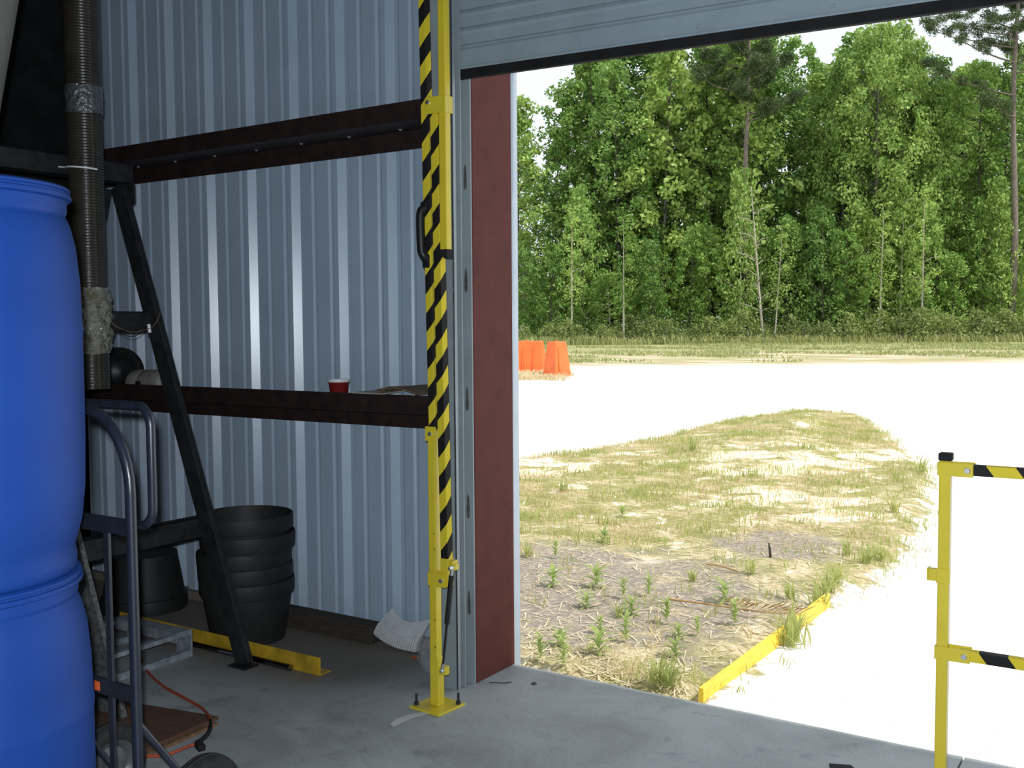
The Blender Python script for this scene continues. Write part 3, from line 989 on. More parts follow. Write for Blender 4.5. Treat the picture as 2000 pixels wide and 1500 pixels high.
# things on the lower girt
GZ = 1.0945
t = thing('drinking_cup', (-.893, -.115, GZ), 'red drinking cup with a white rim standing on the lower girt', 'cup')
MB().lathe((-.893, -.115, GZ), [(0, .004), (.031, .004), (.033, 0), (.034, .004), (.0475, .112), (.049, .114), (.0505, .122), (.0465, .118), (.033, .008), (0, .008)], 40).build('body', M['cup'], t, smooth=40)
MB().lathe((-.893, -.115, GZ), [(.0495, .118), (.0515, .121), (.053, .126), (.0515, .131), (.049, .130), (.0475, .122)], 40).build('rim', M['white'], t, smooth=60)
t = thing('flattened_box', (-.55, -.12, 1.172), 'flattened brown cardboard lying on the lower girt beside the red cup', 'cardboard')
zf = 1.1725
MB().add([(-.735, -.205, zf), (-.55, -.207, zf), (-.50, -.05, zf + .012), (-.72, -.04, zf + .002)], [(0, 1, 2, 3)]).build('pale_flap', M['cardlight'], t, solid=.004)
vs, fs = [], []
for i in range(13):
    u = i / 12
    x = -.585 + .22 * u
    h = .030 * math.sin(PI * min(1, u * 1.0)) ** .8
    vs += [(x, -.208, zf + .003 + h * (1 - .3 * u)), (x + .03, -.03, zf + .004 + h)]
fs = [(2 * i, 2 * i + 2, 2 * i + 3, 2 * i + 1) for i in range(12)]
MB().add(vs, fs).build('brown_panel', M['card'], t, solid=.004)
MB().add([(-.70, -.10, zf + .004), (-.60, -.10, zf + .026), (-.56, -.02, zf + .026), (-.68, -.02, zf + .008)], [(0, 1, 2, 3)]).build('brown_flap', M['card'], t, solid=.003)
# black bowl on edge and off-white jug
bcn = Vector((-2.50, -.128, GZ + .136))
t = thing('plastic_bowl', (bcn.x, bcn.y, GZ), 'round black bowl standing on edge on the lower girt by the duct', 'bowl')
ax_ = Vector((.93, -.36, 0)).normalized()
sh = [(.0, -.055), (.05, -.052), (.085, -.040), (.108, -.015), (.116, .0)]
b1 = MB().lathe(bcn, sh, 40, axis=ax_).build('shell', M['tyre'], t, smooth=60, solid=.003)
MB().lathe(bcn, [(.114, -.004), (.132, -.003), (.135, .002), (.132, .007), (.114, .005)], 40, axis=ax_, close=True).build('rim', M['liner'], t, smooth=40)
MB().lathe(bcn, [(0, .040), (.04, .036), (.075, .018), (.09, 0)], 32, axis=ax_).build('boss', M['blackplastic'], t, smooth=60)
t = thing('plastic_jug', (-2.24, -.11, GZ), 'off-white plastic jug lying on its side on the lower girt by the rack leg', 'jug')
pr = [(0, -.145), (.05, -.143), (.066, -.132), (.073, -.11), (.0735, -.035), (.071, -.03), (.0735, -.025), (.074, .02), (.077, .08), (.075, .12), (.062, .14), (.03, .148), (0, .149)]
jc = Vector((-2.255, -.112, GZ + .078))
MB().lathe(jc, pr, 40, axis=(1, 0, 0)).build('body', M['beige'], t, smooth=50)
MB().lathe(jc + Vector((-.145, 0, 0)), [(.022, 0), (.022, .022), (.018, .026), (0, .026)], 20, axis=(-1, 0, 0)).build('cap', M['beige'], t, smooth=40)
p = at(271, 743, 'y', -.18)
MB().obox((p.x, -.176, 1.172), (.022, 0, 0), (0, .012, 0), (0, 0, .016)).build('dark_latch', M['rubber'], t, bevel=.003)

# marks and litter on the slab near the door
P = [at(*q, 'z', .0012) for q in ((762, 1414), (775, 1404), (800, 1396), (830, 1390), (836, 1394), (806, 1402), (783, 1412), (768, 1420))]
o = MB().prism(P, (0, 0, .0008)).build('paint_smear', M['smear'], origin=P[0])
tag(o, 'white paint smear on the concrete in front of the yellow base plate', 'paint mark')
P = [at(956, 1333, 'z', .004), at(970, 1333, 'z', .005), at(985, 1334, 'z', .004), at(999, 1332, 'z', .004)]
o = MB().tube(P, .0022, 6).build('twig', M['twig'], origin=P[0])
tag(o, 'thin dark twig on the concrete at the foot of the red jamb', 'twig')
p = at(1043, 1335, 'z', .003)
o = MB().lathe(p, [(0, .005), (.008, .004), (.012, -.001), (.006, -.003), (0, -.003)], 9).build('pebble', M['pebble'], origin=p)
tag(o, 'small dark pebble on the concrete right of the red jamb', 'pebble')

P = [at(*q, 'z', .001) for q in ((1619, 1494), (1662, 1497), (1682, 1516), (1628, 1514))]
o = MB().prism(P, (0, 0, .006)).build('rubber_scrap', M['rubber'], origin=P[0], bevel=.001)
tag(o, 'flat dark scrap on the concrete left of the right hand gate post', 'scrap')

# ================================================================== OUTDOORS
def fdist(x, y):
    return fw.x * (x - CAM.x) + fw.y * (y - CAM.y)

MOUND = [(-9, .02), (.80, .02), (.81, .13), (.81, 1.85), (.93, 2.7), (.80, 4.0), (.62, 5.6), (.30, 7.2), (-.55, 9.6), (-1.4, 12.0), (-2.05, 13.6), (-3.2, 13.9), (-3.55, 11.3), (-3.4, 8.9), (-3.55, 7.0), (-3.9, 5.8), (-9, 4.4)]
def poly_sd(x, y, poly=MOUND):
    ins = False
    best = 1e9
    n = len(poly)
    for i in range(n):
        x1, y1 = poly[i]; x2, y2 = poly[(i + 1) % n]
        if (y1 > y) != (y2 > y) and x < (x2 - x1) * (y - y1) / (y2 - y1) + x1:
            ins = not ins
        dx, dy = x2 - x1, y2 - y1
        t_ = max(0, min(1, ((x - x1) * dx + (y - y1) * dy) / (dx * dx + dy * dy)))
        best = min(best, math.hypot(x - x1 - t_ * dx, y - y1 - t_ * dy))
    return best if ins else -best

def sstep(a, b, x):
    t_ = max(0, min(1, (x - a) / (b - a)))
    return t_ * t_ * (3 - 2 * t_)

def gz(x, y):
    """height of the ground outside"""
    d_ = fdist(x, y)
    z_ = -.075 + .02 * sstep(.0, 3, 2 - y) if x > .8 else -.075
    z_ = -.075
    if y < 1.2 and x > .8:
        z_ = -.03 - .045 * max(0, y) / 1.2
    z_ += .20 * sstep(25, 72, d_)
    z_ += .012 * noise.noise((x * .7, y * .7, 2.2))
    if -9.5 < x < 2 and -1 < y < 15:
        s = poly_sd(x, y)
        z_ += .062 * sstep(-.02, .10, s) + .16 * sstep(.3, 1.6, s) * sstep(5, 11, y) + .03 * sstep(.1, .8, s) * noise.noise((x * 1.3, y * 1.3, 9.1))
        if y < 1:
            z_ = min(z_, -.012)
    return z_

xs = list(np.arange(-4.4, 2.6, .11)) + list(np.geomspace(2.6, 60, 30))
xs = [-4.4 - q for q in np.geomspace(.25, 110, 34)][::-1] + xs
ys = list(np.arange(.013, 15, .13)) + list(np.geomspace(15, 190, 44))
nx, ny = len(xs), len(ys)
vs, att, soil, far, sandy = [], [], [], [], []
for y in ys:
    for x in xs:
        vs.append((x, y, gz(x, y)))
        s = poly_sd(x, y) if (-10 < x < 2 and y < 16) else -9
        att.append(.5 + max(-.5, min(.5, s * .9)))
        a1 = .92 * math.exp(-(((x - (-.45)) / 1.5) ** 2 + ((y - 1.25) / 1.35) ** 2) ** 1.6)
        a2 = math.exp(-(((x - .18) / .55) ** 2 + ((y - 3.0) / .55) ** 2) ** 1.5)
        soil.append(max(a1, a2))
        sandy.append(max(math.exp(-(((x - cx_) / rx_) ** 2 + ((y - cy_) / ry_) ** 2)) for cx_, cy_, rx_, ry_ in ((-1.25, 6.9, 1.0, 1.2), (-.25, 4.7, .8, .7), (-3.4, 5.5, .8, .5), (-.5, 8.0, .6, 1.0))))
        d_ = fdist(x, y)
        far.append(.66 * sstep(33, 40, d_) + .34 * sstep(48, 62, d_))
mb = MB().add(vs, [(j * nx + i, j * nx + i + 1, (j + 1) * nx + i + 1, (j + 1) * nx + i) for j in range(ny - 1) for i in range(nx - 1)])

mt, nt, b = new_mat('yard_ground')
def attr(nm):
    a = N(nt, 'ShaderNodeAttribute'); a.attribute_name = nm
    return a.outputs['Fac']
def mth(op, a, b_, c=None):
    n_ = N(nt, 'ShaderNodeMath', operation=op)
    for i, q in enumerate((a, b_, c)):
        if q is None:
            continue
        if isinstance(q, (int, float)):
            n_.inputs[i].default_value = q
        else:
            nt.links.new(q, n_.inputs[i])
    return n_.outputs[0]
tcg = N(nt, 'ShaderNodeTexCoord')
def nz_(scale, detail=6., rough=.6, dist=0., stretch=None):
    src = tcg.outputs['Object']
    if stretch:
        mp = N(nt, 'ShaderNodeMapping'); mp.inputs['Scale'].default_value = stretch
        mp.inputs['Rotation'].default_value = (0, 0, -YAW)
        nt.links.new(src, mp.inputs['Vector']); src = mp.outputs[0]
    n_ = N(nt, 'ShaderNodeTexNoise', Scale=scale, Detail=detail, Roughness=rough, Distortion=dist)
    nt.links.new(src, n_.inputs['Vector'])
    return n_.outputs['Fac']
def mixc(f, a, b_):
    m_ = N(nt, 'ShaderNodeMix', data_type='RGBA')
    nt.links.new(f, m_.inputs['Factor'])
    for q, k in ((a, 'A'), (b_, 'B')):
        if isinstance(q, tuple):
            m_.inputs[k].default_value = (*q, 1)
        else:
            nt.links.new(q, m_.inputs[k])
    return m_.outputs['Result']
def rampf(f, stops):
    r_ = ramp(nt, stops); nt.links.new(f, r_.inputs[0]); return r_.outputs[0]
# white sand and gravel of the yard
gravel = rampf(nz_(38., 5.), [(.25, (.62, .59, .54)), (.40, (.80, .79, .77)), (.7, (.86, .86, .85))])
gravel = mixc(rampf(nz_(60., 2.), [(.26, (1, 1, 1)), (.31, (0, 0, 0))]), gravel, (.46, .38, .28))
sandp = rampf(nz_(.22, 5., .6, .5, (1, 3, 1)), [(.52, (0, 0, 0)), (.70, (1, 1, 1))])
base = mixc(mth('MULTIPLY', sandp, .35), gravel, (.72, .62, .46))
# bank: straw, olive turf, bare sand
straw = rampf(nz_(26., 6., .7), [(.33, (.30, .23, .12)), (.45, (.54, .43, .26)), (.62, (.78, .67, .48))])
olive = rampf(nz_(30., 5., .7), [(.3, (.20, .20, .06)), (.7, (.44, .41, .17))])
turf = mixc(rampf(nz_(3.2, 6., .7), [(.38, (0, 0, 0)), (.54, (1, 1, 1))]), straw, olive)
bare = rampf(mth('ADD', nz_(1.9, 9., .72, .4), mth('MULTIPLY', attr('sandy'), .13)), [(.555, (0, 0, 0)), (.61, (1, 1, 1))])
bank = mixc(bare, turf, mixc(attr('sandy'), (.86, .78, .64), (.84, .71, .55)))
soilc = rampf(nz_(34., 6., .7), [(.34, (.20, .17, .145)), (.52, (.34, .29, .245)), (.68, (.58, .49, .36))])
sf = rampf(mth('ADD', attr('soil'), mth('MULTIPLY', mth('SUBTRACT', nz_(3.2, 8., .78), .5), 2.6)), [(.40, (0, 0, 0)), (.80, (1, 1, 1))])
bank = mixc(sf, bank, soilc)
gf_ = rampf(mth('ADD', attr('bank'), mth('MULTIPLY', mth('SUBTRACT', nz_(5., 7., .75), .5), .75)), [(.46, (0, 0, 0)), (.53, (1, 1, 1))])
c1 = mixc(gf_, base, bank)
# grassy band in front of the wood, broken by strips of sand
fg = mth('ADD', mth('MULTIPLY', attr('far'), .75), mth('MULTIPLY', nz_(.30, 7., .68, .3, (1, 4., 1)), 1.3))
ff = rampf(mth('MULTIPLY', fg, .5), [(.53, (0, 0, 0)), (.60, (1, 1, 1))])
sandfar = rampf(nz_(.3, 5., .6, 0, (1, 4, 1)), [(.38, (.66, .57, .44)), (.6, (.50, .38, .26))])
c2 = mixc(rampf(attr('far'), [(.1, (0, 0, 0)), (.6, (1, 1, 1))]), c1, sandfar)
c3 = mixc(ff, c2, rampf(nz_(1.5, 6., .7, 0, (1, 2, 1)), [(.3, (.24, .26, .10)), (.7, (.50, .45, .25))]))
nt.links.new(c3, b.inputs['Base Color'])
b.inputs['Roughness'].default_value = .95
b.inputs['Specular IOR Level'].default_value = .1
bp = N(nt, 'ShaderNodeBump', Strength=.5, Distance=.03)
nt.links.new(nz_(22., 6., .7), bp.inputs['Height'])
nt.links.new(bp.outputs[0], b.inputs['Normal'])
gr = mb.build('ground', mt, smooth=180)
for nm, dat in (('bank', att), ('soil', soil), ('far', far), ('sandy', sandy)):
    a = gr.data.attributes.new(nm, 'FLOAT', 'POINT')
    a.data.foreach_set('value', dat)
tag(gr, kind='structure')

# ---- grass on the bank (nobody could count the blades)
def blades(pts, n_lo, n_hi, h_lo, h_hi, spread, wid):
    V, Fc = [], []
    for (x, y, sc) in pts:
        z_ = gz(x, y) - .004
        for _ in range(random.randint(n_lo, n_hi)):
            a = random.uniform(0, 2 * PI)
            ox, oy = random.gauss(0, spread), random.gauss(0, spread)
            h = random.uniform(h_lo, h_hi) * sc
            l_ = random.uniform(.15, .8) * h
            w = wid * random.uniform(.7, 1.3) * (.6 + .4 * sc)
            px_, py_ = math.cos(a + PI / 2) * w, math.sin(a + PI / 2) * w
            bx_, by_ = x + ox, y + oy
            mx_, my_ = bx_ + math.cos(a) * l_ * .4, by_ + math.sin(a) * l_ * .4
            tx_, ty_ = bx_ + math.cos(a) * l_, by_ + math.sin(a) * l_
            o_ = len(V)
            V += [(bx_ - px_, by_ - py_, z_), (bx_ + px_, by_ + py_, z_), (mx_ + px_ * .8, my_ + py_ * .8, z_ + h * .65), (mx_ - px_ * .8, my_ - py_ * .8, z_ + h * .65), (tx_, ty_, z_ + h)]
            Fc += [(o_, o_ + 1, o_ + 2, o_ + 3), (o_ + 3, o_ + 2, o_ + 4)]
    return V, Fc
def soilv(x, y):
    return max(.92 * math.exp(-(((x + .45) / 1.5) ** 2 + ((y - 1.25) / 1.35) ** 2) ** 1.6), math.exp(-(((x - .18) / .55) ** 2 + ((y - 3.0) / .55) ** 2) ** 1.5))
pg, pd = [], []
k = 0
while k < 21000:
    y = .05 + 13.9 * random.random() ** 1.35
    x = random.uniform(-4.4, 1.1)
    s = poly_sd(x, y)
    k += 1
    if s < -.12 or (s < .02 and random.random() < .5) or y < .14 or (x < -.3 and y < .4):
        continue
    nn = noise.fractal((x * .9, y * .9, 4.4), .8, 2, 3)
    if soilv(x, y) + .45 * nn > .45 and random.random() < .80:
        continue
    if max(math.exp(-(((x - cx_) / rx_) ** 2 + ((y - cy_) / ry_) ** 2)) for cx_, cy_, rx_, ry_ in ((-1.25, 6.9, 1.0, 1.2), (-.25, 4.7, .8, .7), (-3.4, 5.5, .8, .5), (-.5, 8.0, .6, 1.0))) > random.uniform(.3, 1.1):
        continue
    if nn > .16 and random.random() < .75:
        continue
    g2_ = noise.noise((x * 1.6, y * 1.6, 8.8)) + random.uniform(-.45, .45)
    (pg if g2_ > .06 else pd).append((x, y, random.uniform(.6, 1.25)))
V_, F_ = blades(pg, 5, 9, .03, .075, .040, .0028)
o = MB().add(V_, F_).build('green_grass', M['grassgreen'])
tag(o, 'green grass growing in patches over the sandy bank', 'grass', kind='stuff')
V_, F_ = blades(pd, 4, 8, .02, .055, .045, .0026)
o = MB().add(V_, F_).build('dry_grass', M['grassdry'])
tag(o, 'straw coloured dry grass covering the sandy bank', 'grass', kind='stuff')
# straw litter lying on the bank
V_, F_ = [], []
k = 0
while k < 9000:
    k += 1
    y = .06 + 9 * random.random() ** 1.8
    x = random.uniform(-4.2, .85)
    if poly_sd(x, y) < .03:
        continue
    a = random.uniform(0, PI)
    L = random.uniform(.015, .06)
    w_ = random.uniform(.0015, .0035)
    z_ = gz(x, y) + .003
    dx, dy = math.cos(a) * L, math.sin(a) * L
    ex_, ey_ = -math.sin(a) * w_, math.cos(a) * w_
    t_ = random.uniform(-.006, .012)
    o_ = len(V_)
    V_ += [(x - dx - ex_, y - dy - ey_, z_), (x + dx - ex_, y + dy - ey_, z_ + t_), (x + dx + ex_, y + dy + ey_, z_ + t_), (x - dx + ex_, y - dy + ey_, z_)]
    F_ += [(o_, o_ + 1, o_ + 2, o_ + 3)]
o = MB().add(V_, F_).build('straw_litter', M['litter'])
tag(o, 'bits of dry straw scattered over the bare soil of the bank', 'straw', kind='stuff')
# tall grass at the foot of the wood and in the far band
def fpos(px, d_):
    """spot on the ground d_ metres ahead, in the column of photo pixel px"""
    p = CAM + (fw + rt * ((px - 1000) / F_PX)) * d_
    h = Vector((p.x, p.y, 0))
    return Vector((h.x, h.y, gz(h.x, h.y)))
pts = []
for _ in range(2600):
    d_ = random.uniform(67, 73)
    q = fpos(random.uniform(990, 2030), d_)
    pts.append((q.x, q.y, random.uniform(.5, 1.1)))
V_, F_ = blades(pts, 5, 8, .3, .75, .22, .03)
o = MB().add(V_, F_).build('tall_grass', M['grassfar'])
tag(o, 'tall grass along the foot of the wood beyond the yard', 'grass', kind='stuff')
pts = []
for _ in range(3800):
    d_ = random.uniform(40, 68)
    px = random.uniform(1000, 2020)
    q = fpos(px, d_)
    if noise.fractal((q.x * .10 + .3 * q.y * .1, q.y * .22, 1.7), .8, 2, 3) < -.05:
        continue
    pts.append((q.x, q.y, random.uniform(.5, 1.1)))
V_, F_ = blades(pts, 4, 7, .08, .20, .2, .03)
o = MB().add(V_, F_).build('rough_grass', M['grassfar'])
tag(o, 'low rough grass in the band between the white yard and the wood', 'grass', kind='stuff')
# grass tuft patch under the orange barriers
pts = []
for _ in range(260):
    q = at(random.uniform(1000, 1112), random.uniform(722, 742), 'z', -.05)
    pts.append((q.x, q.y, 1))
V_, F_ = blades(pts, 4, 7, .06, .16, .12, .015)
o = MB().add(V_, F_).build('barrier_grass', M['grassdry'])
tag(o, 'thin grass around the foot of the orange barriers', 'grass', kind='stuff')

# ---- yellow edging board between bank and ramp (two lengths, butted)
for y0, y1, z0, lab in ((.115, .98, -.075, 'near length of yellow edging plank beside the white ramp, touching the slab'), (.995, 1.87, -.08, 'far length of yellow edging plank beside the white ramp, ending in grass')):
    mb = MB().prism([(.802, y0, z0), (.828, y0, z0), (.826, y0, z0 + .088), (.804, y0, z0 + .088)], (.004, y1 - y0, -.002))
    o = mb.build('edging_plank', M['plank'], origin=(.815, (y0 + y1) / 2, z0), bevel=.002)
    tag(o, lab, 'plank', 'yellow edging planks')

# ---- weeds
def weed_mesh(seed, kind):
    R_ = random.Random(seed)
    V, Fc = [], []
    def leaf(base, d, n_, L, W, droop):
        o_ = len(V)
        side = d.cross(n_).normalized()
        prev = None
        steps = 5
        for i in range(steps + 1):
            t_ = i / steps
            c = base + d * L * t_ + n_ * (droop * L * (t_ - 1.4 * t_ * t_))
            w = W * math.sin(PI * min(1, .12 + .88 * t_)) ** .8
            V.extend([c - side * w, c + side * w])
        for i in range(steps):
            Fc.append((o_ + 2 * i, o_ + 2 * i + 1, o_ + 2 * i + 3, o_ + 2 * i + 2))
    if kind == 'rosette':
        for k in range(16):
            a = k * 2.4
            el = .10 + .65 * k / 16
            d = Vector((math.cos(a) * math.cos(el), math.sin(a) * math.cos(el), math.sin(el)))
            leaf(Vector((0, 0, .004 + .004 * k)), d, Vector((-math.cos(a) * math.sin(el), -math.sin(a) * math.sin(el), math.cos(el))), R_.uniform(.045, .085), R_.uniform(.006, .010), .5)
    elif kind == 'upright':
        for k in range(22):
            a = k * 2.4 + R_.uniform(-.3, .3)
            el = R_.uniform(.3, .9)
            d = Vector((math.cos(a) * math.cos(el), math.sin(a) * math.cos(el), math.sin(el)))
            leaf(Vector((0, 0, .02 + .11 * k / 22)), d, Vector((-math.cos(a) * math.sin(el), -math.sin(a) * math.sin(el), math.cos(el))), R_.uniform(.035, .06), R_.uniform(.006, .009), .4)
    else:
        for k in range(26):
            a = R_.uniform(0, 2 * PI)
            el = R_.uniform(.7, 1.45)
            d = Vector((math.cos(a) * math.cos(el), math.sin(a) * math.cos(el), math.sin(el)))
            leaf(Vector((R_.gauss(0, .015), R_.gauss(0, .015), 0)), d, Vector((-math.cos(a) * math.sin(el), -math.sin(a) * math.sin(el), math.cos(el))), R_.uniform(.07, .15), .0035, .35)
    return V, Fc
WM = {}
def weed(px, py, kind, sc, label, group):
    key = (kind, (int(px) + int(py)) % 3)
    p = at(px, py, 'z', -.015)
    z_ = gz(p.x, p.y)
    p = at(px, py, 'z', z_)
    nm = {'rosette': 'weed_rosette', 'upright': 'weed_plant', 'tuft': 'grass_tuft'}[kind]
    if key not in WM:
        V, Fc = weed_mesh(hash(key[1]) + len(kind) * 7, kind)
        o = MB().add(V, Fc).build(nm, M['weed'] if kind != 'tuft' else M['grassgreen'], smooth=60)
        WM[key] = o
        if kind == 'upright':
            o.data.name = nm
    else:
        o = WM[key].copy()
        COL.objects.link(o)
    o.location = (p.x, p.y, gz(p.x, p.y) - .003)
    o.scale = (sc, sc, sc)
    o.rotation_euler = (0, 0, random.uniform(0, 6.28))
    tag(o, label, 'weed' if kind != 'tuft' else 'grass tuft', group)
    return o
for px, py, sc in ((1080, 1146, 1.1), (1165, 1148, 1.2), (1233, 1200, .9), (1145, 1184, .8), (1318, 1283, .8), (1170, 1278, 1.1), (1415, 1176, 1.1), (1325, 1246, .7), (1092, 1262, .8), (1215, 1010, .9), (1180, 1060, .9)):
    weed(px, py, 'rosette', sc * 1.25, 'small low green weed with spreading leaves on the bare part of the bank', 'low weeds on the bank')
for px, py, sc in ((1267, 1166, 1.0), (1302, 1220, 1.15), (1362, 1242, .8), (1218, 1170, 1.0), (1222, 1256, 1.15), (1100, 1303, 1.2), (1055, 1292, 1.1), (1172, 1240, .8), (1435, 1222, 1.1), (1085, 1090, 1.0)):
    weed(px, py, 'upright', sc * .85, 'small upright leafy weed on the bare part of the bank', 'upright weeds on the bank')
for px, py, sc in ((1295, 1352, 1.25), (1280, 1350, 1.1), (1312, 1356, 1.0)):
    weed(px, py, 'tuft', sc, 'bright green grass tuft at the slab edge near the yellow plank', 'grass tufts at the slab edge')
for px, py, sc in ((1545, 1252, 1.7), (1538, 1262, 1.5), (1552, 1246, 1.3), (1600, 1195, 1.5), (1622, 1172, 1.3), (1610, 1180, 1.2)):
    weed(px, py, 'tuft', sc, 'green grass tuft growing against the far yellow plank', 'grass tufts at the far plank')
for px, py, sc in ((1352, 1135, 1.3), (1690, 1100, 1.5), (1722, 1095, 1.4), (1655, 1085, 1.4), (1640, 1140, 1.6), (1465, 1120, 1.3), (1545, 1170, 1.3), (1210, 1205, 1.0), (1350, 880, 2.2), (1800, 925, 2.2), (1745, 1000, 2.0), (1100, 960, 1.7), (1030, 1085, 1.3)):
    weed(px, py, 'tuft', sc * .72, 'green grass tuft standing out of the straw on the bank', 'grass tufts on the bank')
# dry frond, stick, twigs
fr = thing('dry_frond', at(1420, 1190, 'z', 0), 'long dry palm frond lying across the bank above the yellow planks', 'frond')
P = [at(1305, 1170, 'z', .012), at(1360, 1177, 'z', .018), at(1430, 1187, 'z', .022), at(1500, 1196, 'z', .02), at(1562, 1199, 'z', .015)]
sp = smoothpath(P, 6)
MB().tube(sp, [.006 - .004 * i / len(sp) for i in range(len(sp))], 6).build('stem', M['straw'], fr, smooth=60)
mb = MB()
for i in range(10, len(sp), 1):
    for s in (1, .6):
        p = sp[i]
        d = Vector((.06, .10 * s, .035 + random.uniform(-.01, .02))) * random.uniform(.6, 1.2)
        w = Vector((.004, -.003, 0))
        mb.add([p - w, p + w, p + d * .6 + w * .7 + Vector((0, 0, .01)), p + d], [(0, 1, 2, 3)])
mb.build('leaflets', M['straw'], fr)
P = [at(1505, 1082, 'z', .02), at(1501, 1065, 'z', .05)]
P[1] = P[0] + Vector((-.012, .0, .07))
o = MB().tube([P[0] - Vector((0, 0, .02)), P[0].lerp(P[1], .5), P[1]], [.009, .008, .004], 7).build('stick', M['twig'], origin=P[0], smooth=60)
tag(o, 'short dark stick poking up out of the bank', 'stick')
P = [at(1380, 1102, 'z', .01), at(1410, 1106, 'z', .02), at(1440, 1116, 'z', .012)]
o = MB().tube(smoothpath(P, 4), .005, 6).build('branch', M['straw'], origin=P[0], smooth=60)
tag(o, 'thin fallen brown branch on the bank above the dry frond', 'branch')

# ---- orange barriers
def barrier(c, rz, L, Wb, Wt, H, label, ribs=True):
    t = thing('traffic_barrier', (c[0], c[1], c[2]), label, 'barrier')
    R3 = Matrix.Rotation(rz, 3, 'Z')
    C0 = Vector(c)
    def w(x, y, z_):
        return C0 + R3 @ Vector((x, y, z_))
    mb_ = MB()
    pr = [(Wb / 2, 0), (Wb / 2, .07), (Wb / 2 * .9, .12), (Wt / 2 * 1.05, H - .05), (Wt / 2 * .9, H)]
    ring = [(y, z_) for y, z_ in pr] + [(-y, z_) for y, z_ in pr[::-1]]
    def end(s):
        return [w(s * (L / 2 - .10 * z_ / H), y, z_) for y, z_ in ring]
    a_, b2 = end(-1), end(1)
    n = len(ring)
    mb_.add(a_ + b2, [tuple(range(n - 1, -1, -1)), tuple(range(n, 2 * n))] + [(i, (i + 1) % n, (i + 1) % n + n, i + n) for i in range(n)])
    mb_.build('shell', M['barrier'], t, bevel=.02, smooth=35)
    if ribs:
        for s in (-1, 1):
            r_ = MB()
            for x in ([-.45, -.1, .25] if L > 1 else [-.14]):
                q = [w(x, s * (Wb / 2 * .9 + .004), .14), w(x + .05, s * (Wb / 2 * .9 + .004), .14), w(x + .05, s * (Wt / 2 * 1.05 + .006), H - .16), w(x, s * (Wt / 2 * 1.05 + .006), H - .16)]
                nrm = R3 @ Vector((0, s, .25))
                r_.prism(q, nrm * .022)
            r_.build('rib', M['barrier'], t, bevel=.006)
    lid = MB().lathe(w(0, 0, H - .002), [(.05, 0), (.05, .02), (.04, .026), (0, .026)], 16)
    lid.build('fill_cap', M['barrier'], t, smooth=40)
    return t
p = at(1087, 734, 'z', -.05)
barrier((p.x - .12, p.y + .22, gz(p.x, p.y) - .005), math.radians(66), .60, .70, .42, 1.04, 'orange plastic barrier at the right, nearer the white gravel')
p = at(1030, 727, 'z', -.05)
barrier((p.x - .18, p.y + .25, gz(p.x, p.y) - .005), math.radians(20), 1.25, .64, .36, 1.02, 'orange plastic barrier at the left, partly hidden by the door jamb')

# ================================================================== THE WOOD
def mesh_from(name, V, Fq, mat):
    me = bpy.data.meshes.new(name)
    V = np.asarray(V, dtype=np.float32)
    Fq = np.asarray(Fq, dtype=np.int32)
    me.vertices.add(len(V)); me.vertices.foreach_set('co', V.ravel())
    me.loops.add(Fq.size); me.loops.foreach_set('vertex_index', Fq.ravel())
    me.polygons.add(len(Fq))
    me.polygons.foreach_set('loop_start', np.arange(0, Fq.size, Fq.shape[1], dtype=np.int32))
    me.materials.append(mat)
    me.update(calc_edges=True)
    me.validate()
    return me

def leaf_cloud(clusters, lo, hi, flat=.5, asp=.62):
    """clusters: (x, y, z, radius, count); returns quads scattered in each clump"""
    C_, R_, cnt = [], [], []
    cen = np.concatenate([np.repeat(np.array([[c[0], c[1], c[2]]]), c[4], 0) for c in clusters])
    rad = np.concatenate([np.full(c[4], c[3]) for c in clusters])
    n = len(cen)
    d = rng.normal(size=(n, 3)); d /= np.linalg.norm(d, axis=1)[:, None]
    r = rad * rng.random(n) ** .45
    pos = cen + d * r[:, None] * np.array([1, 1, .75])
    nor = rng.normal(size=(n, 3)) * .75 + d * .5 + np.array([0, 0, flat])
    nor /= np.linalg.norm(nor, axis=1)[:, None]
    t1 = np.cross(nor, rng.normal(size=(n, 3))); t1 /= np.linalg.norm(t1, axis=1)[:, None]
    t2 = np.cross(nor, t1)
    s = rng.uniform(lo, hi, n)[:, None]
    a = t1 * s * .5; b_ = t2 * s * .5 * asp
    V = np.stack([pos - a, pos + b_ + nor * s * .08, pos + a, pos - b_ + nor * s * .08], 1).reshape(-1, 3)
    Fq = np.arange(4 * n).reshape(-1, 4)
    return V, Fq

def trunk_mesh(name, path, rads, mat, branches=()):
    m_ = MB().tube(path, rads, 8)
    for pth, r0_, r1_ in branches:
        k = len(pth)
        m_.tube(pth, [r0_ + (r1_ - r0_) * i / (k - 1) for i in range(k)], 5)
    me = bpy.data.meshes.new(name)
    me.from_pydata(m_.v, [], m_.f)
    me.materials.append(mat)
    me.polygons.foreach_set('use_smooth', [True] * len(me.polygons))
    return me

